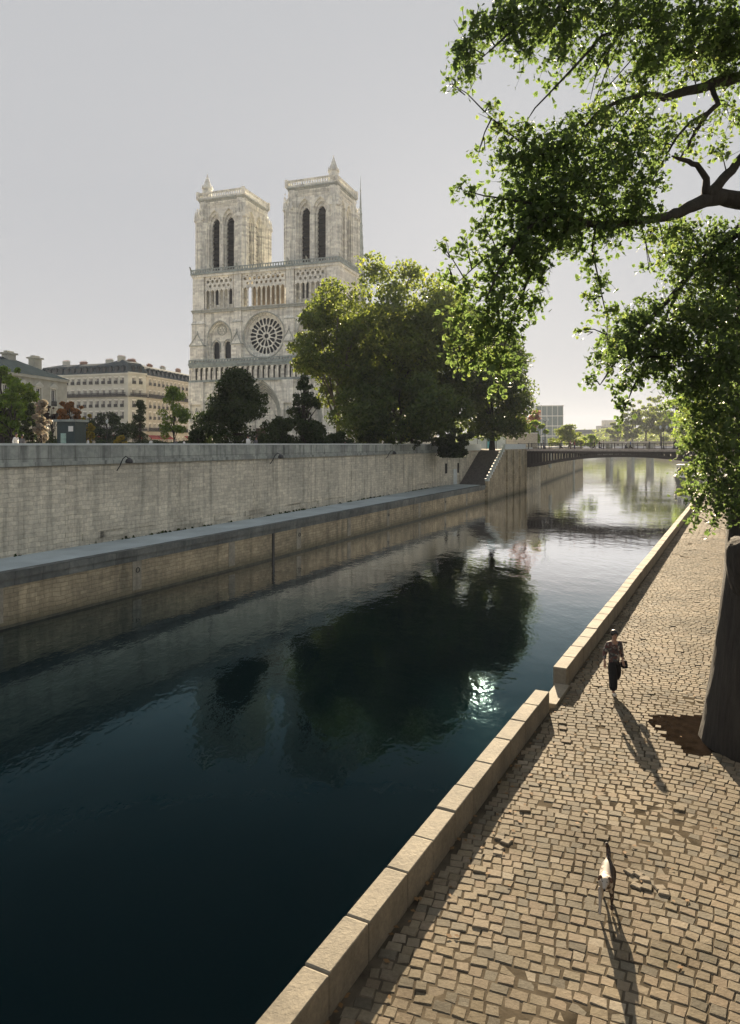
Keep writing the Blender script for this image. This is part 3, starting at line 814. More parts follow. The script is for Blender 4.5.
# --- buttresses of the rose storey
for i,(a,b) in enumerate(BUT):
    mb=MB(); mb.box(a+.05,b-.05,-1.75,.5,22.3,27.2)
    mb.frustum(a-.1,b+.1,-1.9,.5,27.2,(a+b)/2-.06,(a+b)/2+.06,-1.3,.5,30.2)
    mb.box(a+.25,b-.25,-1.25,.5,27.4,33.0); mb.frustum(a+.15,b-.15,-1.4,.5,33.0,a+.45,b-.45,-.95,.5,33.9)
    mb.box(a+.4,b-.4,-1.0,.5,33.6,46.2)
    part(mb,'buttress',ST)
    mb=MB(); mb.box(a-.15,b+.15,-1.95,.3,27.05,27.35); mb.box(a+.1,b-.1,-1.4,.3,32.95,33.15); c=(a+b)/2
    mb.tube([(a-.1,-1.95,27.2),(c,-1.4,30.3),(b+.1,-1.95,27.2)],.16,4); mb.pyr(c,-1.4,30.2,1.2,.3)
    part(mb,'buttress_gablet',SD)
mb=MB(); mb.box(-1.1,41.9,-1.2,.5,36.0,36.55); mb.box(-1.25,42.05,-1.4,.5,36.55,36.8); part(mb,'string_course',SD)
# --- open colonnade
mb=MB()
for a,b in BAY:
    n=round((b-a)/1.35); p_=(b-a)/n; hol=[]
    for k in range(n): hol.append(pointed(a+p_*k+.16,a+p_*(k+1)-.16,37.0,41.2,5,1.0))
    for k in range(1,n): hol.append(circle(a+p_*k,43.05,.40,8))
    for k in range(n): hol.append(circle(a+p_*(k+.5),44.25,.46,8))
    for k in range(1,n): hol.append(circle(a+p_*k,45.0,.26,6))
    mb.panel(rect(a-.1,b+.1,36.8,45.6),hol,-.75,-.45)
    for k in range(n+1): mb.cyl(a+p_*k,-.8,36.8,41.3,.12,n=6); mb.cyl(a+p_*k,-.8,41.3,41.8,.12,.28,n=6)
part(mb,'colonnade',ST)
mb=MB(); mb.box(14.6,23.9,4.0,4.4,36.9,45.4)
for k in range(9): mb.box(14.7+k,14.85+k,3.8,4.0,36.9,45.4)
part(mb,'scaffold_boarding',plain('scaffold_boards',(.26,.22,.17),.8,scale=.6))
for x0,x1 in ((.2,14.0),(26.8,40.6)):
    mb=MB(); a,b=(3.0,11.3) if x0<5 else (29.5,37.8); c=(a+b)/2
    hol=[pointed(c-3.2,c-1.4,38.4,42,5,.8),pointed(c+1.4,c+3.2,38.4,42,5,.8)]
    mb.panel(rect(x0,x1,36.0,46.2),hol,1.3,2.2); mb.box(x0+.1,x1-.1,2.6,2.7,36,46)
    part(mb,'inner_wall',ST)
    mb=MB()
    for q in (-1,1): mb.box(c+q*2.3-.9,c+q*2.3+.9,1.9,2.0,38,43.6)
    part(mb,'inner_window',MAT['glass_dark'])
mb=MB(); mb.box(-1.1,41.9,-1.3,13.6,45.6,46.2); part(mb,'gallery_cornice',ST)
mb=MB(); mb.box(-1.3,42.1,-1.55,-1.1,46.2,46.5); mb.box(-1.3,-.9,-1.4,13.7,46.2,46.5); mb.box(41.7,42.1,-1.4,13.7,46.2,46.5); part(mb,'gallery_lip',MAT['lead'])
mb=MB(); h=[]; x=-1.2
while x<41.4: h.append(rect(x+.15,x+.6,46.75,47.4)); x+=.75
mb.panel(rect(-1.3,42.1,46.5,47.65),h,-1.5,-1.38)
h=[]; x=-1.2
while x<12.8: h.append(rect(x+.15,x+.6,46.75,47.4)); x+=.75
mbs=MB(); mbs.panel(rect(-1.3,13.6,46.5,47.65),h,0,.12)
mb.add([(42.0-y,x,z) for x,y,z in mbs.v],mbs.f); mb.add([(-1.2+y,x,z) for x,y,z in mbs.v],[f[::-1] for f in mbs.f])
part(mb,'gallery_balustrade',MAT['lead'])
for x,y in ((-1.2,-1.5),(13,-1.5),(27.8,-1.5),(42,-1.5),(42,6),(20.4,-1.5),(5,-1.5),(9,-1.5),(33,-1.5)):
    mb=MB(); mb.tube([(x,y,47.5),(x,y-.1,48.0),(x,y-.45,48.3),(x,y-.75,48.15)],[.25,.22,.18,.08],5); part(mb,'chimera',SD)
# side walls of the tower block (south and north faces)
def side(xf, s_):
    """south (s_=1) or north (s_=-1) face of the west block at x=xf"""
    mb=MB(); t=MB()
    hol=[pointed(3.2,9.8,24,31,6,.7)]
    t.panel(rect(.0,13.4,0,46),[pointed(4,9,26,31,6,.8)],-.6,0)
    t.panel(rect(.0,13.4,0,46),[pointed(4.6,8.4,26.5,31,6,.8)],.004,.6)
    t.box(4,9,.45,.55,26,36)
    for a,b in ((-.3,2.6),(10.6,13.8)):
        t.box(a,b,-1.9,-.55,0,22); t.frustum(a,b,-1.9,-.5,22,a+.2,b-.2,-1.3,-.5,24); t.box(a+.2,b-.2,-1.3,-.5,24,33.5)
        t.frustum(a+.2,b-.2,-1.3,-.5,33.5,a+.4,b-.4,-.9,-.5,35); t.box(a+.3,b-.3,-.9,-.5,35,46)
    for z in (17.4,22.0,36.2): t.box(-.3,13.8,-1.0 if z>30 else -1.9,-.4,z,z+.45)
    if s_>0: mb.add([(xf-y,x,z) for x,y,z in t.v],t.f)
    else: mb.add([(xf+y,x,z) for x,y,z in t.v],[f[::-1] for f in t.f])
    return mb
part(side(40.8,1),'side_wall',ST); part(side(0,-1),'side_wall',ST)
# --- towers
def tower(x0,turret):
    w=13.9; d=13.4; cx=x0+w/2; cy=d/2
    tw=MB()
    def face(M):
        t=MB(); hw=w/2-.4
        ol=rect(-hw,hw,47.0,65.8)
        t.panel(ol,[pointed(-3.35,-1.05,47.6,59.6,6,1.05),pointed(1.05,3.35,47.6,59.6,6,1.05)],.9,1.5)
        t.panel(rect(-hw,hw,47.0,65.8),[pointed(-3.8,-.62,47.3,59.9,6,.98),pointed(.62,3.8,47.3,59.9,6,.98)],.35,.896)
        t.panel(rect(-hw+.3,hw-.3,47.0,65.6),[pointed(-4.15,-.3,47.3,60.3,6,.93),pointed(.3,4.15,47.3,60.3,6,.93)],-.1,.346)
        for s_ in (-1,1):
            pts=[(a,-.14,b) for a,b in pointed(s_*2.22-2.0,s_*2.22+2.0,58.5,60.4,7,.93)]
            t.tube(pts[1:],.16,5)
            for xx in (-1.75,1.75): t.cyl(s_*2.22+xx,-.12,47.2,59.8,.15,n=6)
            for xx in (-1.35,1.35): t.cyl(s_*2.22+xx,.4,47.2,59.6,.13,n=6)
        x=-hw+.9
        while x<hw-.8: t.box(x,x+.28,-.35,-.05,64.9,65.5); x+=.56
        t.box(-hw+.3,hw-.3,-.3,.3,65.5,65.85); t.box(-hw+.4,hw-.4,-.22,.3,64.4,64.75)
        tw.M=M; tw.add(t.v,t.f); tw.M=None
    C0=Matrix.Translation((cx,cy,0))
    Ms=[C0@Matrix.Rotation(a,4,'Z')@Matrix.Translation((0,-w/2+.6 if i%2==0 else -w/2+.6,0)) for i,a in enumerate((0,PI/2,PI,-PI/2))]
    for M_ in Ms: face(M_)
    # corner buttresses: clustered shafts
    for sx in (-1,1):
        for sy in (-1,1):
            bx=cx+sx*(w/2-1.35); by=cy+sy*(w/2-1.35)
            ux=bx+sx*.75; uy=by+sy*.75; tw.box(bx-1.25,bx+1.25,by-1.25,by+1.25,46.2,64)
            tw.cyl(ux,uy,46.2,61.8,1.35,n=8,a0=PI/8)
            for k in range(8):
                q=PI/8+k*PI/4; tw.cyl(ux+1.42*math.cos(q),uy+1.42*math.sin(q),46.4,61.0,.2,n=6)
            for ox,oy in ((sx*.9,0),(0,sy*.9),(sx*.9,sy*.9),(-sx*.9,sy*.9),(sx*.9,-sy*.9)):
                tw.pyr(ux+ox*.9,uy+oy*.9,61.0,3.4,.62)
            tw.cyl(bx,by,61.5,66,1.5,1.5,n=8,a0=PI/8)
    # crockets climbing the corners
    mb=tw; rg=random.Random(int(x0))
    for sx in (-1,1):
        for sy in (-1,1):
            bx=cx+sx*(w/2-1.35); by=cy+sy*(w/2-1.35)
            for k in range(26):
                q=rg.uniform(0,2*PI); z=60.5+rg.random()*4.5; rr=1.95-.25*(z-60.5)/4.5
                mb.pyr(bx+sx*.5+rr*math.cos(q),by+sy*.5+rr*math.sin(q),z,.5,.22)
            mb.pyr(bx+sx*1.9,by+sy*1.9,60.6,3.2,.4)
    r=part(tw,'bell_tower',ST)
    mb=MB(); mb.box(cx-w/2+.15,cx+w/2-.15,cy-w/2+.15,cy+w/2-.15,65.9,66.35); mb.box(cx-w/2-.1,cx+w/2+.1,cy-w/2-.1,cy+w/2+.1,66.35,66.7)
    mb.build('cornice',SD,r)
    mb=MB()
    q=.0
    for M_ in [C0@Matrix.Rotation(a,4,'Z')@Matrix.Translation((0,-w/2+.05,0)) for a in (0,PI/2,PI,-PI/2)]:
        t=MB(); h=[]; x=-w/2+.2
        while x<w/2-.7: h.append(rect(x+.16,x+.54,67.2,67.95)); x+=.7
        t.panel(rect(-w/2+.1,w/2-.1,66.7,68.3),h,0,.2); t.box(-w/2-.0,w/2+.0,-.08,.28,68.3,68.5)
        mb.M=M_; mb.add(t.v,t.f)
    mb.M=None
    for sx in (-1,1):
        for sy in (-1,1): mb.box(cx+sx*(w/2+.0)-.45,cx+sx*(w/2)+.25,cy+sy*(w/2)-.35,cy+sy*(w/2)+.35,66.7,68.7)
    mb.build('parapet',ST,r)
    mb=MB(); mb.box(cx-w/2+.3,cx+w/2-.3,cy-w/2+.3,cy+w/2-.3,65.86,66.9); mb.build('roof',MAT['lead'],r)
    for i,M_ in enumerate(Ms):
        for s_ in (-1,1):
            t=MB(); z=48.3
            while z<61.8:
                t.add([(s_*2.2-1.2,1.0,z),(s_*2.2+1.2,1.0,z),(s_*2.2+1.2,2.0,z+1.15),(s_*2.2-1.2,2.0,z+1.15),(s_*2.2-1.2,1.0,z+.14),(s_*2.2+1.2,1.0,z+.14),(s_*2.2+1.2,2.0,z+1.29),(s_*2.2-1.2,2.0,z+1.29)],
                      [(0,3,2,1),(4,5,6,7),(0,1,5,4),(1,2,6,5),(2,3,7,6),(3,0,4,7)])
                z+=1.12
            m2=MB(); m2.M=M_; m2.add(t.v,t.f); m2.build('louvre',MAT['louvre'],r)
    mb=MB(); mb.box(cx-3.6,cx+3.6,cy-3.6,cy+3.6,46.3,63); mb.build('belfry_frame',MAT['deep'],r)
    tx,ty=turret
    mb=MB(); mb.cyl(tx,ty,66,69.8,1.35,n=8); mb.cyl(tx,ty,69.8,70.1,1.55,n=8); mb.cyl(tx,ty,70.1,73.4,1.3,.14,n=8); mb.cyl(tx,ty,73.2,74.2,.2,.02,n=5)
    for k in range(4): mb.pyr(tx+1.3*math.cos(k*PI/2+PI/4),ty+1.3*math.sin(k*PI/2+PI/4),70.2,.9,.2)
    mb.build('stair_turret',ST,r)
    return r
tower(.35,(2.3,1.2)); tower(26.85,(39.2,1.3))
# --- nave, transept, choir, roofs and spire
mb=MB(); mb.box(13.4,27.4,13.3,112,0,33)
mb.box(4,36.8,13.4,100,0,11); mb.box(8,32.8,13.4,104,11,20)
mb.cyl(20.4,112,0,33,7,n=12); mb.cyl(20.4,108,0,11,16,n=14); mb.cyl(20.4,108,11,20,12,n=14)
mb.box(-1,41.8,62,76,0,33)
part(mb,'nave_wall',ST)
for y in list(range(19,61,7))+list(range(82,110,7)):
    for s_ in (-1,1):
        mb=MB(); xo=20.4+s_*18.2
        mb.box(xo-1,xo+1,y-.7,y+.7,0,24); mb.pyr(xo,y,24,6,1.2)
        mb.tube([(xo,y,23),(20.4+s_*12,y,28),(20.4+s_*7.2,y,31.5)],[.55,.4,.5],4); part(mb,'flying_buttress',ST)
for y in list(range(16,60,7))+list(range(79,108,7)):
    mb=MB(); t=MB(); t.panel([(p[0],p[1]) for p in pointed(-1.7,1.7,22,28.5,6,.8)],[],0,.1)
    mb.add([(27.52-y_,y+x_,z_) for x_,y_,z_ in t.v],t.f); part(mb,'clerestory_window',MAT['glass_dark'])
mb=MB()
def gable(mb,x0,x1,y0,y1,z0,z1):
    c=(x0+x1)/2; mb.add([(x0,y0,z0),(x1,y0,z0),(c,y0,z1),(x0,y1,z0),(x1,y1,z0),(c,y1,z1)],[(0,1,2),(3,5,4),(0,2,5,3),(1,4,5,2),(0,3,4,1)])
gable(mb,13.0,27.8,13.5,112,33,43.0)
t=MB(); gable(t,62-.4,76.4,-1.2,42,33,43); mb.add([(y,x,z) for x,y,z in t.v],[f[::-1] for f in t.f])
mb.cyl(20.4,112,33,43,7.2,.2,n=12)
part(mb,'nave_roof',plain('brown_boarding',(.26,.17,.10),.8))
mb=MB(); mb.cyl(20.4,70.5,38,50,3.2,2.4,n=8); mb.cyl(20.4,70.5,50,58,2.2,1.7,n=8); mb.cyl(20.4,70.5,58,90,1.55,.15,n=8); mb.cyl(20.4,70.5,90,95.5,.14,.04,n=5); mb.lathe([(.05,90),(.4,90.4),(.05,90.9)],20.4,70.5,6)
for z in (62,66,70,74,78,82):
    r_=1.55-(z-58)/32*1.4
    for k in range(8): mb.pyr(20.4+r_*math.cos(k*PI/4),70.5+r_*math.sin(k*PI/4),z,.6,.22)
for k in range(8): mb.pyr(20.4+2.3*math.cos(k*PI/4),70.5+2.3*math.sin(k*PI/4),56,5,.35)
part(mb,'spire',MAT['lead'])

# ================================================================= CITY BUILDINGS
def facade_building(p0,p1,depth,name,label,cat,floors,pitch,eave,roofh,wallm,groundz=STREET,mansard=True,dormers=True,balc=(1,4),awn=True,ww=1.15,seed=1,skip=None,chim=4):
    """p0,p1: ends of the front; building extends to the left of p0->p1"""
    a=Vector(p0); b=Vector(p1); t=(b-a).normalized(); Lg=(b-a).length
    r=empty(name,(*p0,groundz),math.atan2(t.y,t.x),label,cat); rg=random.Random(seed)
    n=max(1,int(Lg/pitch)); off_=(Lg-n*pitch)/2; hol=[]; wins=[]
    for fl,(z0,h) in enumerate(floors):
        for k in range(n):
            x=off_+pitch*(k+.5)
            hol.append(rect(x-ww/2,x+ww/2,z0,z0+h)); wins.append((x,z0,h,fl))
    mb=MB(); mb.panel(rect(0,Lg,0,eave),hol,0,.45); mb.box(0,.45,.45,depth,0,eave); mb.box(Lg-.45,Lg,.45,depth,0,eave); mb.box(.45,Lg-.45,depth-.45,depth,0,eave)
    mb.box(.5,Lg-.5,.5,.6,-.1,.02)
    mb.build('wall',wallm,r)
    mb=MB(); 
    for z in (eave-.5,): mb.box(-.15,Lg+.15,-.45,.0,z,eave+.05)
    mb.build('cornice',wallm,r)
    for fl,(z0,h) in enumerate(floors[1:]): mb=MB(); mb.box(-.04,Lg+.04,-.12,0,z0-.55,z0-.3); mb.build('string_course',wallm,r)
    for x,z0,h,fl in wins:
        m2=MB()
        for q in (-1,1): m2.box(x+q*ww/2-(.14 if q>0 else -.0)-(.0 if q>0 else 0),x+q*ww/2+(.0 if q>0 else .14),.2,.32,z0,z0+h)
        m2.box(x-.04,x+.04,.2,.3,z0,z0+h); m2.box(x-ww/2,x+ww/2,.2,.32,z0+h-.12,z0+h)
        m2.box(x-ww/2-.18,x+ww/2+.18,-.12,-.0,z0+h+.1,z0+h+.3)
        w=m2.build('window',MAT['white'],r)
        m3=MB(); m3.box(x-ww/2+.02,x+ww/2-.02,.33,.36,z0+.02,z0+h-.02); m3.build('pane',MAT['window'],w)
        if fl>0 and fl not in balc:
            m4=MB(); m4.box(x-ww/2-.1,x+ww/2+.1,-.28,-.22,z0-.05,z0+.85); m4.box(x-ww/2-.1,x+ww/2+.1,-.28,0,z0-.12,z0-.02); m4.build('window_rail',MAT['iron'],w)
    for fl in balc:
        if fl<len(floors):
            z0=floors[fl][0]
            m=MB(); m.box(.2,Lg-.2,-.95,0,z0-.3,z0-.08); 
            x=.2
            while x<Lg-.2: m.box(x,x+.05,-.95,-.9,z0-.08,z0+.9); x+=.16
            m.box(.2,Lg-.2,-.96,-.88,z0+.85,z0+.95); m.box(.2,Lg-.2,-.93,-.9,z0,z0+.5); m.build('balcony',MAT['iron'],r)
    # roof
    m=MB()
    if mansard:
        m.frustum(-.1,Lg+.1,-.2,depth,eave+.05,.9,Lg-.9,1.3,depth-1,eave+roofh*.7); m.frustum(.9,Lg-.9,1.3,depth-1,eave+roofh*.7,3,Lg-3,depth*.45,depth*.55,eave+roofh)
    else: m.frustum(-.4,Lg+.4,-.5,depth+.4,eave+.05,depth*.45,Lg-depth*.45,depth*.48,depth*.52,eave+roofh)
    m.build('roof',MAT['slate'] if mansard else MAT['zinc'],r)
    if dormers:
        for k in range(n):
            x=off_+pitch*(k+.5); m=MB(); m.box(x-.75,x+.75,.05,1.6,eave+.25,eave+2.0); m.frustum(x-.85,x+.85,-.02,1.7,eave+2.0,x-.1,x+.1,-.02,1.7,eave+2.5)
            dm=m.build('dormer',MAT['zinc'],r); m=MB(); m.box(x-.5,x+.5,0.0,.04,eave+.45,eave+1.8); m.build('pane',MAT['window'],dm)
    for k in range(chim):
        x=Lg*(k+.5)/chim+rg.uniform(-1,1); m=MB(); y=depth*.5; zt=eave+roofh+rg.uniform(.6,1.2)
        m.box(x-1.3,x+1.3,y-.4,y+.4,eave+roofh*.4,zt); m.box(x-1.4,x+1.4,y-.5,y+.5,zt,zt+.18)
        ch=m.build('chimney',MAT['brickred'] if k%2 else MAT['plaster'],r); m=MB()
        for j in range(5): m.cyl(x-1.05+j*.52,y,zt+.18,zt+.6,.12,n=6)
        m.build('chimney_pot',MAT['brickred'],ch)
    if awn:
        k=0; x=1.0
        while x<Lg-4:
            w=rg.uniform(3,5.5)
            if rg.random()<.8:
                m=MB(); m.add([(x,0,3.9),(x+w,0,3.9),(x+w,-1.6,3.0),(x,-1.6,3.0),(x,0,3.8),(x+w,0,3.8),(x+w,-1.6,2.6),(x,-1.6,2.6)],[(0,3,2,1),(4,5,6,7),(0,1,5,4),(1,2,6,5),(2,3,7,6),(3,0,4,7)])
                m.build('awning',MAT['awning_red'],r)
            x+=w+.6
    return r
FL=[(.6,2.7),(5.4,2.3),(9.2,2.2),(12.9,2.1),(16.4,2.0),(20.4,1.9)]
PA=at(38,238,z=0); PB=at(128,226,z=0); PC=at(146,232,z=0); PD=at(200,268,z=0)
facade_building((PA.x,PA.y),(PB.x,PB.y),14,'apartment_building','cream apartment block with mansard dormers directly behind the kiosk trees','building',FL,2.45,23.6,4.2,MAT['plaster'],seed=2)
facade_building((PB.x,PB.y),(PC.x,PC.y),14,'corner_building','short rounded corner part of the cream terrace behind the dark conical tree','building',FL,2.6,23.9,4.6,MAT['plaster'],seed=3,chim=1)
facade_building((PC.x,PC.y),(PD.x,PD.y),14,'terrace_building','receding cream terrace with red awnings beside the north tower','building',FL,2.7,23.4,4.2,MAT['plaster_warm'],seed=4)
HD=[(.8,3.4),(8.9,3.2)]
P1=(-75.0,96.0); P2=at(67,150,z=0)
hd=facade_building(P1,(P2.x,P2.y),16,'hospital_building','stately stone hall with a low zinc roof and two broad chimneys','building',HD,4.6,14.4,4.0,MAT['hall_stone'],mansard=False,dormers=False,balc=(),awn=False,ww=1.5,seed=6,chim=0)
Lh=(Vector((P2.x,P2.y))-Vector(P1)).length
for k in range(int(Lh/4.6)):
    x=(Lh-int(Lh/4.6)*4.6)/2+4.6*(k+.5); m=MB(); m.box(x-1.25,x+1.25,-.3,0,12.35,12.6)
    m.add([(x-1.3,-.35,12.6),(x+1.3,-.35,12.6),(x,-.35,13.4),(x-1.3,0,12.6),(x+1.3,0,12.6),(x,0,13.4)],[(0,1,2),(3,5,4),(0,2,5,3),(1,4,5,2),(0,3,4,1)])
    for q in (-1,1): m.box(x+q*.95-.15,x+q*.95+.15,-.16,0,8.6,12.35)
    m.box(x-1.2,x+1.2,-.3,0,8.4,8.65); m.build('window_pediment',MAT['plaster'],hd)
def hx(px):
    return min([i*.25 for i in range(int(Lh*4))],key=lambda d:abs((lambda q:q.x/q.y*F+HX-px)(Vector(P1).lerp(Vector((P2.x,P2.y)),d/Lh)+Vector((-7,2)))))
for x in (hx(-30),hx(11),hx(37)):
    m=MB(); m.box(x-1.2,x+1.2,6.6,8.0,15,19.0); m.box(x-1.5,x+1.5,6.3,8.3,19.0,19.35); m.box(x-1.0,x+1.0,6.9,7.7,19.35,19.7); m.build('chimney',MAT['hall_stone'],hd)

# glass building beyond the bridge
gb=empty('glass_building',(*at(536,300,z=0)[:2],STREET),R(-8),'boxy grey glass building rising above the bushes beyond the bridge','building')
m=MB(); m.box(0,11.2,0,20,0,17.2); m.build('glazing',plain('grey_glazing',(.22,.27,.28),.3,bstr=0),gb)
m=MB()
for x in range(0,6): m.box(x*2.2,x*2.2+.18,-.12,0,0,17.4)
for z in (0,4.2,8.4,12.6,16.9): m.box(-.1,11.4,-.14,-.02,z,z+.35)
m.build('frame',MAT['white'],gb)
m=MB(); m.box(-9,0,3,16,0,12.5); m.build('side_block',MAT['hoarding'],gb)
# low wall, hoarding and kiosk
hb=empty('site_hoarding',(*at(468,134,z=0)[:2],STREET),R(-12),'pale grey site hoarding with a turquoise poster above the staircase','hoarding')
m=MB(); 
for k in range(4): m.box(k*1.75,k*1.75+1.7,0,.1,.1,2.1+.25*(k%2))
m.build('panel',MAT['hoarding'],hb); m=MB(); m.box(3.6,5.0,-.06,-.01,.2,2.2); m.build('poster',MAT['teal'],hb)

for k in range(5): m=MB(); m.box(k*1.75-.04,k*1.75+.04,-.02,.2,0,2.5); m.build('post',MAT['iron'],hb)
bw=empty('garden_wall',(*at(503,142,z=0)[:2],STREET),R(-3),'low beige garden wall between the hoarding and the lamp post','wall')
m=MB(); m.box(0,6.8,0,.4,0,3.1); m.build('masonry',MAT['beige'],bw); m=MB(); m.box(-.1,6.9,-.1,.5,3.1,3.25); m.build('coping',MAT['white'],bw)
ks=empty('kiosk',(*at(57,80,z=0)[:2],STREET),R(-14),'dark teal kiosk with a small white notice beside the silvery shrub','kiosk')
m=MB(); m.box(0,2.3,0,2,0,3.5); m.build('body',MAT['kiosk'],ks); m=MB(); m.box(-.3,2.5,-.3,2.3,3.5,3.75); m.build('roof',MAT['lead'],ks)
m=MB(); m.box(1.5,2.1,-.05,-.01,2.4,3.0); m.build('notice',MAT['white'],ks)
m=MB(); m.box(.5,1.2,-.04,-.01,.9,2.2); m.build('hatch',plain('lit_hatch',(.3,.45,.4),.3),ks)

# boat
bt=empty('river_barge',(64.5,146,0),R(-28),'white and grey moored barge half hidden by the leaves near the right bank','boat')
def hull(mb,Lb,Wb,z0,z1):
    st=[(0,.35),(.08,.8),(.2,1),(.85,1),(.95,.85),(1,.5)]
    vs=[];n=len(st)
    for t,w in st:
        for sx in (-1,1):
            vs+= [(sx*Wb/2*w*.8,t*Lb,z0),(sx*Wb/2*w,t*Lb,z1)]
    fs=[]
    for i in range(n-1):
        b=i*4; fs+=[(b,b+1,b+5,b+4),(b+2,b+6,b+7,b+3),(b+1,b+3,b+7,b+5),(b,b+4,b+6,b+2)]
    fs+=[(0,2,3,1),(4*n-4,4*n-3,4*n-1,4*n-2)]
    mb.add(vs,fs)
m=MB(); hull(m,26,5,-.5,1.9); m.build('hull',plain('dark_hull',(.05,.06,.07),.4),bt)
m=MB(); hull(m,26.1,5.15,1.85,2.1); m.build('gunwale',MAT['white'],bt)
m=MB(); m.box(-1.7,1.7,3,9,2.1,4.3); m.box(-1.9,1.9,2.7,9.3,4.3,4.45); m.build('cabin',MAT['white'],bt)
for x in (-1.2,-.1,1.0):
    m=MB(); m.box(x-.4,x+.4,2.93,3.0,2.9,3.9); m.build('window',MAT['window'],bt)
m=MB(); m.tube([(0,1.0,2),(0,1.0,4.6)],.06,6); m.build('mast',MAT['iron'],bt)

# street lamps
def street_lamp(x,y,z,h,lab,grp='street lamps',arms=2):
    r=empty('street_lamp',(x,y,z),0,lab,'lamp',grp)
    m=MB(); m.lathe([(.2,0),(.2,.4),(.1,.6),(.07,1.2),(.05,h)],0,0,8); m.build('post',MAT['iron'],r)
    for s_ in ((-1,1) if arms==2 else (0,)):
        m=MB(); m.tube([(0,0,h-.2),(s_*.4,0,h+.1),(s_*.55,0,h)],.035,5); 
        if arms==1: m.tube([(0,0,h),(0,0,h+.2)],.05)
        m.build('arm',MAT['iron'],r)
        m=MB(); m.lathe([(.1,h-.05),(.2,h+.2),(.22,h+.35),(.05,h+.5),(.02,h+.65)],s_*.55,0,8); m.build('lantern',MAT['hoarding'],r)
    return r
p=at(545,136,z=0); street_lamp(p.x,p.y,STREET,5.4,'tall dark twin lamp post before the glass building')
p=on_bridge(24,.6); street_lamp(p.x,p.y,STREET,3.6,'short twin lamp post standing on the iron bridge')
p=at(107,110,z=0); street_lamp(p.x,p.y,STREET,4.2,'slim lamp post between the orange tree and the conical tree',arms=1)
p=at(112,150,z=0); street_lamp(p.x,p.y,STREET,7.0,'tall twin lamp post in front of the cream apartment block')

# distant skyline
sk=empty('distant_block',(*at(612,900,z=0)[:2],6),0,'hazy grey office block on the far skyline','building')
m=MB(); m.box(-14,14,0,20,0,26); m.box(-8,6,2,16,26,33); m.build('wall',MAT['plaster_warm'],sk)
m=MB(); [m.box(-14,14,-.2,0,z,z+1.4) for z in range(3,25,4)]; m.build('window_band',MAT['window'],sk)
for px,Z,w,h,lab in ((572,800,60,15,'low hazy row of flats left on the far skyline'),(640,760,70,16,'low hazy row of flats right on the far skyline'),(592,700,46,13,'small hazy row of flats between the two longer rows')):
    sk=empty('distant_flats',(*at(px,Z,z=0)[:2],6),0,lab,'building')
    m=MB(); m.box(-w/2,w/2,0,20,0,h); m.build('wall',MAT['plaster_warm'],sk); m=MB(); m.frustum(-w/2,w/2,0,20,h,-w/2+4,w/2-4,8,12,h+4); m.build('roof',MAT['zinc'],sk)
    m=MB(); [m.box(-w/2+2,w/2-2,-.2,0,z,z+1.4) for z in range(3,int(h)-1,4)]; m.build('window_band',MAT['window'],sk)
# ================================================================= TREES
def leaves_at(C, size, rng, name, mat, parent, lobes=1, droop=.3, tintv=None):
    """one small folded leaf polygon set at every centre in C (n,3)"""
    n=len(C)
    nrm=rng.normal(size=(n,3)); nrm[:,2]=np.abs(nrm[:,2])+.15; nrm/=np.linalg.norm(nrm,axis=1)[:,None]
    r=rng.normal(size=(n,3)); u=np.cross(nrm,r); u/=np.linalg.norm(u,axis=1)[:,None]; v=np.cross(nrm,u)
    v[:,2]-=droop; 
    s=(size*rng.uniform(.6,1.3,n))[:,None]
    tint=np.clip(rng.normal(.45,.22,n) if tintv is None else tintv+rng.normal(0,.15,n),0,1)
    polys=[]
    if lobes==1:
        polys.append(np.stack([C-v*s*.5, C+u*s*.38+nrm*s*.10, C+v*s*.55, C-u*s*.38+nrm*s*.06],1))
        T=tint
    else:
        polys.append(np.stack([C-v*s*.45, C+u*s*.22-v*s*.05, C+v*s*.6, C-u*s*.22-v*s*.05],1))
        for q in (-1,1):
            d=v*.35+u*q*.62+nrm*.14; e=u*q*.1+v*.28; f=u*q*.25-v*.22
            polys.append(np.stack([C-v*s*.42, C+f*s*1.1, C+d*s*.75, C+e*s*1.0],1))
        T=np.tile(tint,3)
    V=np.concatenate(polys,0).reshape(-1,3)
    return fast_mesh(name,V,4,T,mat,parent)

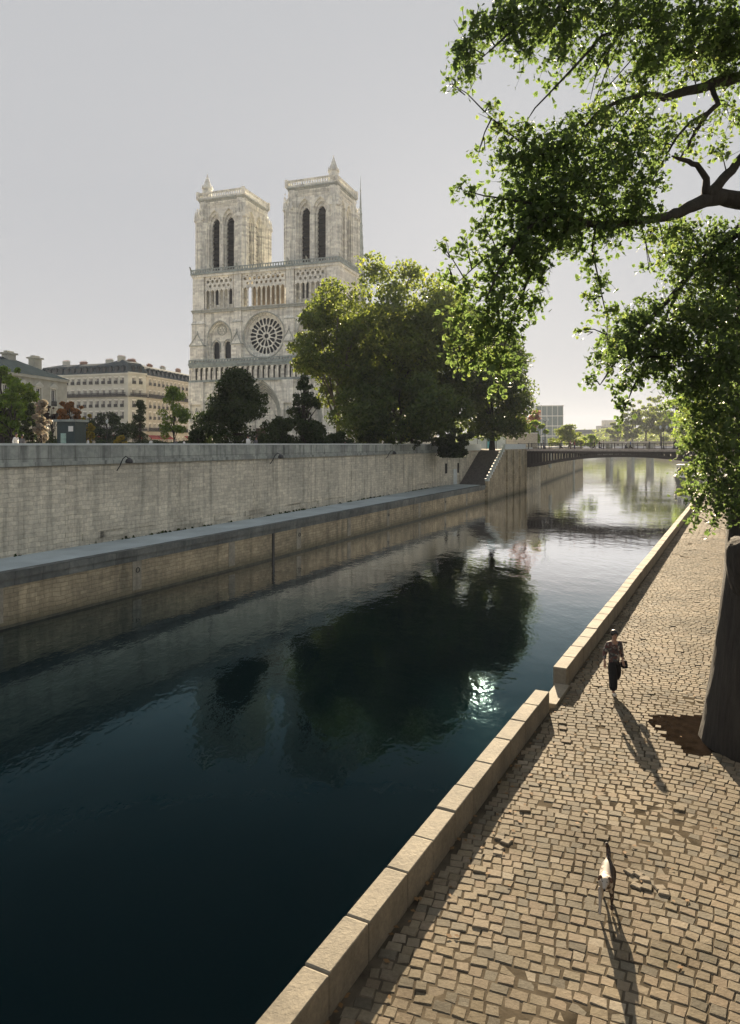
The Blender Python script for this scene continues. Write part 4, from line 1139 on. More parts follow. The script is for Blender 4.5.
def blob_tree(px,Z,r_m,h0,h1,n,leaf,mat,label,name='tree',cat='tree',group=None,base=STREET,shape='round',barkm='bark',trunk_r=.3,seed=0,holes=.0,nb=None,sq=1.0,trunk=True,xy=None,lean=0):
    """park tree: tapered trunk, limbs to foliage clumps spread through the crown volume"""
    rng=np.random.RandomState(seed+11)
    p=at(px,Z,z=base) if xy is None else Vector((*xy,base))
    root=empty(name,p,0,label,cat,group)
    H0=h0-base; H1=h1-base; hc=(H0+H1)/2; hh=(H1-H0)/2
    nb=nb or int(26+r_m*5)
    cs=[];rs=[]
    while len(cs)<nb:
        q=rng.uniform(-1,1,3)
        if shape=='round':
            d=np.linalg.norm(q)
            if d>1 or (d<.5 and rng.rand()<.6): continue
            wd=1-.30*max(0,q[2]); c=np.array([q[0]*r_m*.9*wd,q[1]*r_m*.9*sq*wd,hc+q[2]*hh*.9])
            rad=r_m*rng.uniform(.09,.23)*(1.2-.4*q[2])
        elif shape=='cone':
            t=(q[2]+1)/2; rr=r_m*(1-t)**.8*.9+.05*r_m
            if math.hypot(q[0],q[1])>1: continue
            c=np.array([q[0]*rr,q[1]*rr,H0+t*(H1-H0)*.97]); rad=max(.12*r_m,rr*rng.uniform(.25,.5))
        elif shape=='dome':
            t=(q[2]+1)/2; rr=r_m*max(0,1-t)**.62*.98
            if math.hypot(q[0],q[1])>1: continue
            c=np.array([q[0]*rr,q[1]*rr,H0+t*(H1-H0)*.95]); rad=r_m*rng.uniform(.14,.26)
        elif shape=='column':
            if math.hypot(q[0],q[1])>1: continue
            t=(q[2]+1)/2; w=min(1,(1-t)*3+.15)*min(1,t*4+.85)
            c=np.array([q[0]*r_m*.8*w,q[1]*r_m*.8*w,H0+t*(H1-H0)*.97]); rad=r_m*rng.uniform(.25,.45)
        c[0]+=lean*(c[2]-H0)
        cs.append(c);rs.append(rad)
    cs=np.array(cs);rs=np.array(rs)
    w=rs**2.2; w/=w.sum(); idx=rng.choice(len(cs),n,p=w)
    d=rng.normal(size=(n,3)); d/=np.linalg.norm(d,axis=1)[:,None]
    rr=rng.uniform(.3,1,n)**.6*(1+.10*rng.normal(size=n))
    P=cs[idx]+d*(rs[idx]*rr)[:,None]*np.array([1,1,.72])
    P=P[P[:,2]>H0*.6+.05]
    tv=np.clip(.45+.12*rng.normal(size=len(cs)),0,1)
    leaves_at(P,leaf,rng,'crown',mat,root)
    if trunk:
        m=MB(); top=H0+(H1-H0)*.75; lx=lean*(top-H0)
        k=6; pts=[(lx*(i/k)**1.5+.12*trunk_r*math.sin(i*2.1)*i,.1*trunk_r*math.cos(i*1.7)*i,top*i/k) for i in range(k+1)]
        m.tube(pts,[trunk_r*(1.35 if i==0 else 1-.8*i/k) for i in range(k+1)],8)
        for j in rng.choice(len(cs),min(len(cs),14),replace=False):
            c=cs[j]; f=rng.uniform(.25,.7); i0=f*k; a=Vector(pts[int(i0)]); e=Vector(c); mid=a.lerp(e,.5)+Vector((0,0,.12*(e-a).length))
            m.tube([a,mid,e],[trunk_r*(1-.8*f)*.6,trunk_r*.28,trunk_r*.06],5)
        m.build('trunk',MAT[barkm],root,smooth=True)
    return root
M_=MAT
# --- park behind the embankment wall
blob_tree(388,100,13.2,15.5,36.0,40000,.46,M_['leafB'],'tall spreading plane tree right in front of the south tower',name='plane_tree',barkm='bark',trunk_r=.55,seed=1,nb=105)
blob_tree(338,96,7.0,13.5,30.0,9000,.46,M_['leafB'],'plane tree with a sunlit yellow top left of the tallest one',name='plane_tree',barkm='bark2',trunk_r=.35,seed=2,nb=46)
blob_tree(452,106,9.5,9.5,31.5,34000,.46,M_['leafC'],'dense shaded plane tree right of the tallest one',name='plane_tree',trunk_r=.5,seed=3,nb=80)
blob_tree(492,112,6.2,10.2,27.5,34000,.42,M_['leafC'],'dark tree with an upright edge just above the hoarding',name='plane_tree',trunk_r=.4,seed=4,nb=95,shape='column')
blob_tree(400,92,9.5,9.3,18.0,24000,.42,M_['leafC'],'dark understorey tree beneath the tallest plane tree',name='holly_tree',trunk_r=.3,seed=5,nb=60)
blob_tree(236,68,4.7,7.9,15.9,26000,.24,M_['leafDark'],'broad dark yew before the cathedral portal',name='yew_tree',shape='dome',trunk_r=.3,seed=6,nb=80)
blob_tree(304,76,3.1,8.0,16.4,13000,.26,M_['leafDark'],'narrow ragged dark conifer right of the broad yew',name='conifer_tree',shape='cone',trunk_r=.25,seed=7,nb=60)
blob_tree(454,100,3.1,6.3,12.2,12000,.28,M_['leafDark'],'dark bush overhanging the parapet beside the staircase',name='overhanging_bush',cat='bush',trunk_r=.15,seed=8,base=STREET,nb=36)
for px,Z,r,h,s,lab in ((197,66,1.6,2.4,9,'low dark hedge bush at the foot of the broad yew on its left'),(280,72,2.6,3.6,10,'dark rounded bush between the yew and the conifer'),(336,84,3.2,3.4,11,'dark rounded bush behind the conifer foot'),(372,88,3.4,4.0,12,'dark rounded bush below the tall plane trunk'),(412,94,3.6,4.2,13,'dark rounded bush left of the overhanging bush')):
    if px==336: h=2.4
    blob_tree(px,Z,r,STREET+.2,STREET+h,6000,.24,M_['leafDark'],lab,name='garden_bush',cat='bush',group='dark bushes behind the parapet',trunk_r=.1,seed=s,shape='dome',nb=26)
# --- left garden
blob_tree(2,60,2.9,10.0,16.2,10000,.26,M_['leafG'],'bright green leafy tree at the hospital end of the garden',name='garden_tree',trunk_r=.22,seed=20,nb=40)
blob_tree(12,57,2.0,8.6,13.2,5000,.24,M_['leafG'],'lower bright green tree beside the silvery shrub',name='garden_tree',trunk_r=.15,seed=21,nb=24)
blob_tree(2,66,4.0,8.0,10.6,6000,.22,M_['leafDark'],'dark low bush beneath the bright green trees',name='garden_bush',cat='bush',trunk_r=.12,seed=22,nb=24)
blob_tree(42,52,1.15,7.9,12.2,7000,.14,M_['leafS'],'silvery cream pointed shrub left of the teal kiosk',name='silver_shrub',cat='shrub',trunk_r=.08,seed=23,shape='dome',nb=46)
blob_tree(33,53,1.2,7.9,12.0,5000,.16,M_['leafDark'],'dark shrub merging with the silvery one',name='dark_shrub',cat='shrub',trunk_r=.08,seed=30,shape='dome',nb=30)
blob_tree(70,98,2.0,11.6,15.0,3600,.26,M_['leafO'],'orange brown tree showing above the kiosk roof',name='autumn_tree',trunk_r=.15,seed=24,nb=20)
blob_tree(52,100,1.8,11.6,14.4,2200,.26,M_['leafR'],'small rusty red tree behind the silvery shrub tip',name='autumn_tree',trunk_r=.14,seed=31,nb=18)
blob_tree(86,88,1.7,8.6,12.9,3600,.22,M_['leafY'],'small golden tree just right of the kiosk',name='golden_tree',trunk_r=.12,seed=25,nb=22)
blob_tree(107,140,5.6,8.4,15.0,9000,.34,M_['leafDark'],'dark broad tree mass behind the golden tree',name='beech_tree',trunk_r=.3,seed=26,nb=40)
blob_tree(140,92,1.35,8.0,14.4,6000,.18,M_['leafDark'],'slim dark conical tree by the red awnings',name='cypress_tree',trunk_r=.12,seed=27,shape='column',nb=40)
blob_tree(174,128,2.7,9.8,19.4,5200,.34,M_['leafG'],'slender yellow green tree close to the north tower foot',name='slender_tree',trunk_r=.16,seed=28,shape='column',nb=34)
blob_tree(121,70,1.2,7.8,9.6,2600,.16,M_['leafY'],'low golden green bush just behind the parapet',name='golden_bush',cat='bush',trunk_r=.06,seed=29,shape='dome',nb=22)
# hedge line along the square
def hedge(x0,x1,Z0,Z1,h,mat,lab,seed,n=5000,w=1.2,name='hedge'):
    rng=np.random.RandomState(seed); t=rng.rand(n); X=(x0-HX)*Z0/F+(((x1-HX)*Z1/F)-((x0-HX)*Z0/F))*t; Y=Z0+(Z1-Z0)*t
    C=np.stack([X+rng.uniform(-w,w,n)*.4,Y+rng.uniform(-w,w,n),STREET+h*rng.rand(n)**.7*(1+.15*np.sin(X*2.1))],1)
    o=leaves_at(C,.25,rng,name,mat,None); tag(o,lab,'hedge'); return o
hedge(-30,190,90,150,1.5,M_['leafDark'],'long dark clipped hedge along the cathedral square',41,14000)
# --- beyond the bridge, left bank
blob_tree(525,170,4.2,11.5,22.0,4200,.42,M_['leafP'],'pinkish autumn tree left of the glass building',name='autumn_tree',trunk_r=.25,seed=50,nb=30)
blob_tree(516,164,2.6,9.5,15.0,3600,.4,M_['leafO'],'orange tinted tree close beside the plane tree edge',name='autumn_tree',trunk_r=.2,seed=51,nb=22)
blob_tree(534,158,3.2,9.0,14.2,4200,.36,M_['leafG'],'light green bush in front of the glass building',name='light_bush',cat='bush',trunk_r=.2,seed=52,nb=26)
blob_tree(569,190,5.4,8.6,14.0,5200,.40,M_['leafB'],'wide green shrub right of the glass building',name='wide_shrub',cat='shrub',trunk_r=.2,seed=53,shape='dome',nb=36)
blob_tree(590,215,3.8,8.4,11.5,3000,.38,M_['leafG'],'low green shrub at the far end of the left bank',name='wide_shrub',cat='shrub',trunk_r=.2,seed=54,shape='dome',nb=24)
# far trees
rg=random.Random(4)
for i,(px,Z,r,h,mat_,lab) in enumerate([
 (632,360,7.5,22,'leafB','hazy round tree left of the pair beyond the far bridge'),(646,350,8,25,'leafB','tall hazy tree standing right behind the far bridge pier'),
 (661,330,10,24,'leafB','broad hazy tree in the middle of the far right bank'),(676,300,9,23,'leafB','hazy tree next to the hanging leaves'),
 (618,420,7,16,'leafB','smallest hazy tree by the office block')]):
    blob_tree(px,Z,r,9.5,8+h,5200,.8,M_[mat_],lab,name='distant_tree',group='trees beyond the far bridge',trunk_r=.5,seed=60+i,nb=36)
for i,(px,Z,r,h,mat_,lab) in enumerate([(697,210,10,22,'leafG','yellow green tree behind the hanging foliage upstream'),(715,170,9,20,'leafG','yellow green tree nearest the right end of the bridge'),(742,150,9,22,'leafB','mid green tree on the street above the right quay')]):
    blob_tree(px,Z,r,9.0,8+h,8000,.6,M_[mat_],lab,name='bank_tree',trunk_r=.4,seed=70+i,nb=40)
def wood():
    rng=np.random.RandomState(5); n=26000
    X=rng.uniform(60,420,n); Y=rng.uniform(620,760,n); h=10+4*np.sin(X*.06)+3*np.sin(X*.17+1)
    C=np.stack([X,Y,8+h*rng.rand(n)**.5],1)
    o=leaves_at(C,1.7,rng,'far_wood',M_['leafB'],None); tag(o,'hazy line of trees along the far horizon','wood',kind='stuff')
    C=np.stack([rng.uniform(-420,60,n),rng.uniform(560,700,n),8+14*rng.rand(n)**.5],1)
wood()

# ---------------------------------------------------------------- near plane tree over the quay
def P(px,py,Z): return at(px,Z,py=py)
def near_tree():
    root=empty('quay_plane_tree',(9.35,16.6,BERGE),0,'huge old plane tree leaning over the cobbled quay in the right foreground','tree')
    L0=Vector(root.location)
    m=MB()
    c=[(9.35,16.6,1.5),(9.22,16.5,2.3),(9.1,16.4,3.4),(9.15,16.4,5),(9.22,16.35,6.6),(9.1,16.3,8.5),(8.95,16.2,11),(8.82,16.1,13.2),(8.95,16.1,14.6),(9.3,16.2,17),(9.6,16.3,21)]
    rr=[1.75,1.42,1.15,1.0,.95,.72,.55,.5,.5,.34,.2]
    m.tube([Vector(p)-L0 for p in c],rr,20)
    # root flare
    # sawn stub
    m.tube([P(752,600,15.9)-L0,P(749,560,15.6)-L0,P(748,536,15.55)-L0],[.45,.5,.5],14)
    tr=m.build('trunk',MAT['bark'],root,smooth=True)
    md=tr.modifiers.new('s','SUBSURF'); md.levels=1; md.render_levels=1
    tx=bpy.data.textures.new('barkrelief','CLOUDS'); tx.noise_scale=.35
    dm=tr.modifiers.new('d','DISPLACE'); dm.texture=tx; dm.strength=.16; dm.mid_level=.5; dm.texture_coords='LOCAL'
    limbs=[ # list of (px,py,Z,radius)
     [(745,200,16.1,.32),(722,196,15.8,.28),(700,203,15.4,.22),(684,211,15.0,.18),(668,216,14.8,.15),(640,221,14.4,.12),(605,226,14.0,.12),(575,222,13.7,.10),(556,215,13.4,.08),(535,222,13.1,.06),(518,240,12.9,.05),(500,268,12.7,.04),(486,300,12.6,.025)],
     [(575,222,13.7,.08),(560,236,13.6,.06),(545,250,13.5,.05),(528,280,13.3,.04),(512,320,13.2,.03),(500,360,13.1,.015)],
     [(706,196,15.5,.20),(718,186,15.6,.17),(732,170,15.8,.15),(748,150,16,.14)],
     [(706,196,15.5,.14),(706,178,15.3,.11),(697,165,15.1,.09),(684,160,15,.07),(672,156,14.8,.04)],
     [(748,76,16,.18),(720,82,15.6,.17),(697,88,15.2,.15),(665,98,14.8,.12),(645,94,14.6,.08),(622,100,14.2,.06),(600,110,13.9,.05),(582,130,13.6,.03)],
     [(712,88,15.4,.09),(718,104,15.2,.08),(707,114,15.1,.08),(697,130,15,.06),(688,146,14.9,.045),(680,158,14.8,.03)],
     [(708,112,15.1,.05),(690,122,14.8,.04),(676,138,14.6,.035),(664,160,14.4,.03),(650,185,14.2,.015)],
     [(740,52,15.8,.2),(700,55,15.5,.18),(668,52,15.2,.18),(661,30,15,.14),(657,5,14.9,.12),(655,-40,14.8,.1)],
     [(661,30,15,.08),(630,26,14.4,.06),(602,36,14,.05),(585,55,13.8,.04),(560,82,13.5,.03),(535,108,13.2,.02),(526,122,13.1,.01)],
     [(655,-10,14.9,.1),(600,-15,14.3,.08),(550,5,13.6,.06),(515,28,13.2,.04),(485,55,12.9,.02)],
     [(612,44,14,.02),(596,75,13.9,.018),(590,100,13.8,.01)],[(625,30,14.1,.02),(606,72,13.9,.018),(592,108,13.7,.012)],[(640,50,14.2,.02),(612,82,13.9,.015),(600,92,13.8,.01)],
     [(640,94,14.6,.03),(612,130,14.2,.02),(596,150,14,.01)],
     [(745,225,16.5,.2),(700,262,16.6,.12),(668,300,16.4,.09),(640,330,16.2,.07),(618,358,16,.05),(600,385,15.8,.02)],
     [(680,285,16.5,.06),(655,340,16.3,.04),(632,390,16.1,.025),(622,415,16,.01)],
     [(735,260,16.8,.14),(712,320,17,.1),(700,380,17.1,.06),(695,430,17.2,.03)],
     [(740,420,16.6,.12),(722,450,16.8,.08),(705,490,16.9,.05),(692,515,17,.02)],
     [(596,222,13.9,.04),(592,250,13.9,.03),(600,285,13.9,.02),(607,320,13.9,.015),(608,365,13.9,.01)],
     [(540,205,13.3,.05),(512,200,13,.035),(485,196,12.7,.02),(462,190,12.5,.01)],
     [(505,245,13,.03),(480,262,12.8,.02),(455,285,12.6,.01)],[(508,320,13.2,.03),(480,330,13,.02),(452,338,12.8,.01)],
     [(560,160,13.6,.05),(530,150,13.3,.03),(505,130,13,.02),(485,112,12.8,.01)],
     [(620,222,14.2,.06),(590,190,13.9,.05),(560,160,13.6,.04)],
    ]
    nodes=[]
    m=MB()
    rg=random.Random(3)
    for l in limbs:
        pts=[P(a,b,c_)-L0 for a,b,c_,_ in l]; rad=[q[3] for q in l]
        # subdivide with a little wander
        pp=[];rd=[]
        for i in range(len(pts)-1):
            for s_ in range(3):
                t=s_/3; q=pts[i].lerp(pts[i+1],t); j=rad[i]*.12
                pp.append(q+Vector((rg.uniform(-j,j),rg.uniform(-j,j),rg.uniform(-j,j)))); rd.append(rad[i]*(1-t)+rad[i+1]*t)
        pp.append(pts[-1]); rd.append(rad[-1]*.6)
        m.tube(pp,[x*.66 for x in rd],10); nodes+= list(pp)
    # foliage sprays : (px,py,r,Z,density,tone)
    S=[(465,50,20,13,.8,0),(480,28,20,13,.9,0),(503,20,24,13.2,1,0),(468,74,14,12.9,.7,0),(530,14,28,13.4,1.1,0),(520,48,20,13.3,.7,0),(452,84,5,12.8,.5,0),
     (560,18,30,13.6,1.1,0),(600,18,32,13.9,1.1,0),(640,22,34,14.3,1.1,0),(690,22,38,14.8,1.2,0),(730,28,36,15.2,1.2,0),(715,55,26,15.3,.9,0),(556,56,24,13.7,.45,0),(600,58,26,14,.4,0),(648,58,28,14.5,.6,0),(690,66,28,15,.45,1),(732,108,22,15.6,.35,1),(640,80,26,14.5,.5,1),(735,75,20,15.6,.7,0),
     (490,108,9,12.9,.5,1),(500,124,14,13,.6,1),(520,138,20,13.2,.7,1),(479,150,8,12.7,.5,1),(505,158,16,13,.8,0),(532,166,28,13.4,1.2,0),(560,150,30,13.6,1.1,0),(590,128,28,13.9,.7,1),(620,108,26,14.2,.45,1),(620,150,32,14.2,1.0,0),(590,180,34,13.9,1.3,0),(560,202,32,13.6,1.3,0),(530,205,28,13.3,1.2,0),(501,205,18,13,.8,0),(472,192,12,12.6,.5,0),(460,188,6,12.5,.6,0),(640,182,26,14.4,.9,0),(660,146,24,14.8,.5,1),(690,130,24,15.1,.35,1),(720,150,16,15.6,.35,1),(650,120,24,14.6,.4,1),
     (632,212,26,14.3,1.2,0),(602,224,22,14,1.1,0),(572,226,22,13.7,1.0,0),(545,232,28,13.4,1.2,0),(516,238,26,13.2,1.1,0),(487,232,16,12.8,.6,0),(466,250,13,12.6,.5,0),(495,262,22,13,.8,0),(525,268,24,13.3,1.1,0),(450,280,9,12.5,.5,1),(470,288,16,12.7,.6,1),(500,298,25,13,1.1,0),(528,300,16,13.3,.8,0),(456,314,13,12.6,.6,1),(480,328,21,12.9,.9,1),(506,332,22,13.1,1,0),(496,358,18,13,.8,1),(470,348,14,12.8,.7,1),(514,366,12,13.2,.7,0),(500,384,9,13.1,.6,1),(455,340,13,12.6,.7,1),(450,358,8,12.6,.5,1),(468,368,7,12.8,.5,1),(535,268,12,13.4,.7,0),(440,245,6,12.4,.5,1),(448,268,6,12.4,.4,1),
     (577,243,11,13.8,.7,0),(590,262,11,13.9,.8,0),(599,286,12,13.9,.9,0),(607,312,10,13.9,.8,1),(609,344,9,13.9,.8,1),(608,366,6,13.9,.7,1),(583,330,5,13.8,.7,1),(586,300,5,13.8,.5,1),
     (650,238,12,14.5,.5,1),(650,264,8,14.6,.5,1),(664,250,10,14.8,.5,1),(670,232,14,14.8,.7,1),
     (684,236,22,16.2,.9,1),(712,248,28,16.4,1.1,0),(675,264,18,16.5,.8,1),(700,284,30,16.4,1.1,1),(735,270,28,16,1.1,0),(690,315,28,16,1.1,1),(725,320,32,15.4,1.2,0),
     (652,306,17,16.3,.8,0),(633,322,18,16.2,.9,0),(615,340,17,16,.9,0),(602,357,13,15.9,.8,0),(592,380,7,15.8,.7,0),(632,346,24,16.2,1.1,0),(656,338,26,16.4,1.2,0),(641,372,17,16.1,.9,0),(622,386,12,16,.8,0),(622,404,9,16,.8,0),(622,419,5,16,.7,0),(660,366,18,16.4,1.0,0),(680,346,26,16.4,1.2,0),(668,390,10,16.6,.8,0),(667,408,6,16.6,.6,0),(690,382,24,16.2,1.1,0),(715,368,30,15.4,1.2,0),(737,360,28,14.9,1.2,0),
     (702,410,20,16,1.1,1),(726,410,26,15.2,1.2,0),(700,438,19,16,1.1,1),(726,445,26,15.0,1.2,1),(706,468,18,16,1.0,1),(729,480,23,15.1,1.2,0),(690,492,12,16.6,.7,1),(709,500,17,16,.9,0),(735,510,16,15.0,.9,0),(697,519,7,16.6,.6,0),(712,526,6,16.3,.5,0),(684,470,8,16.6,.5,1),(688,440,9,16.6,.5,1)]
    rng=np.random.RandomState(12); C=[];TV=[]
    tw=m; N_=np.array([list(n) for n in nodes])
    for (px,py,r,Z,dn,tone) in S:
        c=np.array(P(px,py,Z)-L0); rad=r*Z/F
        ntw=max(3,int(rad*rad*215*dn+rad*10))
        for _ in range(ntw):
            q=rng.normal(size=3); q/=np.linalg.norm(q); a=c+q*rad*rng.uniform(0,1)**.5*np.array([.95,1.5,.95])
            ln=rng.uniform(.25,.6)*min(1.2,.5+rad); d=q*.6+rng.normal(size=3)*.5+np.array([-.25,0,-.55]); d/=np.linalg.norm(d)
            k=rng.randint(6,12)
            t=np.linspace(0,1,k)[:,None]
            pts=a+d*ln*(t-.5)+np.array([0,0,-.18])*ln*t*t
            pts=pts+rng.normal(size=pts.shape)*.055
            if rng.rand()<.6: tw.tube([Vector(x) for x in (pts[0]*.999,pts[k//2],pts[-1])],[.006,.004,.002],3,False)
            C.append(pts); TV.append(np.full(k,.42 if tone==0 else .64))
        j=np.argmin(((N_-c)**2).sum(1)); b=Vector(N_[j]); e=Vector(c)
        if (b-e).length<3: tw.tube([b,b.lerp(e,.55)+Vector((0,0,.06)),e],[.016,.011,.005],4)
        for _ in range(3):
            e2=e+Vector(rng.normal(size=3))*rad*.55; tw.tube([b.lerp(e,.6),e2],[.009,.004],4)
    C=np.concatenate(C,0); TV=np.concatenate(TV)
    print('near leaves',len(C))
    leaves_at(C,.108,rng,'crown',M_['leafA'],root,lobes=3,tintv=TV)
    # upper crown outside the frame
    C=[]
    for _ in range(70):
        c=np.array([rng.uniform(3,17),rng.uniform(12,22),rng.uniform(17,24)])-np.array(L0)
        if c[2]+L0.z < 8.8+(444+40)*(c[1]+L0.y)/F+.5 and (c[0]+L0.x)/(c[1]+L0.y)<.56: continue
        n=420; q=rng.normal(size=(n,3)); q/=np.linalg.norm(q,axis=1)[:,None]; C.append(c+q*rng.uniform(.3,1.3,n)[:,None])
    leaves_at(np.concatenate(C),.2,rng,'upper_crown',M_['leafA'],root)
    tw.build('limb',MAT['bark'],root,smooth=True)
near_tree()
# next trees of the quay row, trunks just outside the frame
for i,s_ in enumerate((1,2,3)):
    x,y=9.35+5.8*s_,16.6+10.6*s_
    blob_tree(0,0,3.6,9.5,17.5,12000,.2,M_['leafA'],['second plane tree of the quay row behind the foreground trunk','third plane tree of the quay row further along','fourth plane tree of the quay row, the farthest'][i],name='quay_row_tree',base=BERGE,trunk_r=.55,seed=90+i,xy=(x+1.2,y),nb=34)
# ================================================================= PEOPLE AND DOG
def skin_obj(name,verts,edges,radii,mat,parent,sub=2,root=0):
    me=bpy.data.meshes.new(name); me.from_pydata([Vector(v) for v in verts],edges,[]); me.update()
    me.materials.append(mat); o=bpy.data.objects.new(name,me); COL.objects.link(o); o.parent=parent
    s=o.modifiers.new('skin','SKIN'); 
    if not me.skin_vertices: 
        me.attributes  # created below
    bm=bmesh.new(); bm.from_mesh(me); lay=bm.verts.layers.skin.verify(); bm.verts.ensure_lookup_table()
    for i,v in enumerate(bm.verts):
        r=radii[i]; v[lay].radius=(r,r) if not hasattr(r,'__len__') else r
        v[lay].use_root=(i==root)
    bm.to_mesh(me); bm.free()
    s.use_smooth_shade=True
    m=o.modifiers.new('sub','SUBSURF'); m.levels=sub; m.render_levels=sub
    return o
def chain(V,E,Rr,start,pts,rad):
    prev=start
    for p,r in zip(pts,rad):
        V.append(p); Rr.append(r); i=len(V)-1
        if prev is not None: E.append((prev,i))
        prev=i
    return prev
def person(loc,rz,label,group,J,top,bottom,shoe='shoe',fingers=True,bag=False,sub=2,scale=1.0,hairlong=False):
    r=empty('person',loc,rz,label,'person',group); r.scale=(scale,)*3
    # body
    V=[J['pelvis']];E=[];Rr=[.1]
    sp=chain(V,E,Rr,0,[J['waist'],J['chest'],J['neck0']],[.095,.11,.06])
    chest=2
    nk=chain(V,E,Rr,sp,[J['neck1'],J['head0'],J['head1']],[.05,.082,.075])
    for s_ in 'RL':
        e=chain(V,E,Rr,chest,[J['sh'+s_],J['el'+s_],J['wr'+s_]],[.05,.038,.027])
        w=Vector(J['wr'+s_]); el=Vector(J['el'+s_]); d=(w-el).normalized(); side=d.cross(Vector((0,1,0))).normalized()
        palm=w+d*.06; V.append(tuple(palm)); Rr.append(.032); E.append((e,len(V)-1)); pi_=len(V)-1
        if fingers:
            for k in range(4):
                o_=side*(k-1.5)*.02; l=(.07,.08,.075,.055)[k]
                f1=palm+o_+d*.035; f2=f1+d*l*.5+Vector((0,-.008,0)); f3=f2+d*l*.4+Vector((0,-.022,0))
                chain(V,E,Rr,pi_,[tuple(f1),tuple(f2),tuple(f3)],[.0095,.008,.007])
            th=palm+side*(.04 if s_=='R' else -.04)-d*.01; chain(V,E,Rr,pi_,[tuple(th),tuple(th+d*.035+Vector((0,-.015,0)))],[.011,.009])
    for s_ in 'RL':
        chain(V,E,Rr,0,[J['hip'+s_],J['kn'+s_],J['an'+s_],J['to'+s_]],[.085,.055,.038,.03])
    skin_obj('body',V,E,Rr,MAT['skin'],r,sub)
    # face: nose, eyes, ears on the head as small pieces
    h=(Vector(J['head0'])+Vector(J['head1']))/2
    m=MB(); m.frustum(h.x-.016,h.x+.016,h.y-.098,h.y-.06,h.z-.035,h.x-.006,h.x+.006,h.y-.085,h.y-.06,h.z+.015); m.build('nose',MAT['skin'],r)
    for s_ in (-1,1):
        m=MB(); m.lathe([(.004,-.004),(.011,0),(.004,.004)],0,0,6); m.v=[(h.x+s_*.03+x,h.y-.078+z,h.z+.012+y) for x,y,z in m.v]; m.build('eye',MAT['black'],r)
    # hair
    m=MB(); pr=[(.004,.125),(.05,.115),(.082,.085),(.096,.045),(.097,.0),(.088,-.03)]
    m.lathe(pr[::-1],0,0,14); hv=[]
    for x,y,z in m.v:
        y2=y*1.08+.012; z2=z
        if y2<-.05 and z<.05: z2=.05+(.05-z)*-.0
        hv.append((h.x+x,h.y+y2,h.z+z2+.01))
    m.v=hv; m.build('hair',MAT['hair'],r,smooth=True)
    # top
    V=[tuple(Vector(J['pelvis_top'])-Vector((0,0,.10)))];E=[];Rr=[(.175,.13)]
    chain(V,E,Rr,0,[J['waist'],J['chest'],J['neck0']],[(.165,.125),(.175,.125),(.075,.07)])
    for s_ in 'RL': chain(V,E,Rr,2,[J['sh'+s_],J['el'+s_],tuple(Vector(J['el'+s_]).lerp(Vector(J['wr'+s_]),.75))],[.075,.062,.05])
    skin_obj('top',V,E,Rr,top,r,sub)
    # trousers
    V=[J['pelvis']];E=[];Rr=[(.155,.12)]
    for s_ in 'RL':
        an=tuple(Vector(J['an'+s_])+Vector((0,0,.02)))
        chain(V,E,Rr,0,[J['hip'+s_],J['kn'+s_],an],[.125,.12,.115])
    V.append(J['waist0']); Rr.append((.14,.105)); E.append((0,len(V)-1))
    skin_obj('trousers',V,E,Rr,bottom,r,sub)
    for s_ in 'RL':
        a=Vector(J['an'+s_]); t=Vector(J['to'+s_]); b=a+(a-t)*.25; b.z=a.z-.03
        heel=a.copy(); heel.z-=.035
        skin_obj('shoe',[tuple(heel),tuple(heel.lerp(t,.6)),tuple(t)],[(0,1),(1,2)],[.058,.056,.046],MAT[shoe],r,1)
    return r
J0=dict(pelvis=(0,0,.93),pelvis_top=(0,0,.90),waist0=(0,0,1.0),waist=(0,-.01,1.12),chest=(0,-.01,1.3),neck0=(0,-.01,1.44),neck1=(0,-.015,1.5),head0=(0,-.02,1.575),head1=(0,-.025,1.655),
 shR=(-.185,0,1.37),elR=(-.25,.07,1.12),wrR=(-.30,-.02,.90),shL=(.185,0,1.37),elL=(.265,.06,1.12),wrL=(.23,-.06,.92),
 hipR=(-.085,0,.88),knR=(-.10,-.12,.50),anR=(-.11,-.13,.10),toR=(-.125,-.30,.045),hipL=(.085,0,.88),knL=(.11,.02,.48),anL=(.12,.34,.27),toL=(.12,.36,.10))
m,nt,p=new_mat('patterned_blouse'); tc=N(nt,'ShaderNodeTexCoord'); v=N(nt,'ShaderNodeTexVoronoi',i_Scale=19.0); L(nt,tc.outputs['Object'],v.inputs['Vector'])
s_=N(nt,'ShaderNodeSeparateColor'); L(nt,v.outputs['Color'],s_.inputs[0])
L(nt,ramp(nt,s_.outputs[0],[(.0,(.02,.02,.022)),(.35,(.10,.035,.03)),(.55,(.03,.035,.04)),(.75,(.30,.27,.24)),(.9,(.05,.07,.075))]).outputs[0],p.inputs['Base Color']); p.inputs['Roughness'].default_value=.8
BLOUSE=m
H=EYE-BERGE
Zp=H*F/(694-HY); pp=((614-HX)*Zp/F,Zp,BERGE+.003)
wk=person(pp,R(14),'person in a patterned blouse and wide black trousers walking on the cobbles with a bag',None,J0,BLOUSE,MAT['black'],scale=1.03)
# cap brim / bag
m=MB(); m.frustum(.22,.37,-.13,.08,.72,.235,.355,-.10,.05,.93); o=m.build('handbag',MAT['black'],None,bevel=.02)
o.location=pp; o.rotation_euler=(0,0,R(14)); tag(o,'black handbag hanging from the walking person\'s left hand','bag')
mb_=MB(); mb_.tube([(.25,-.06,.93),(.245,-.07,.985),(.29,-.05,1.0),(.33,-.03,.93)],.008,5); h=mb_.build('handle',MAT['black'],o)
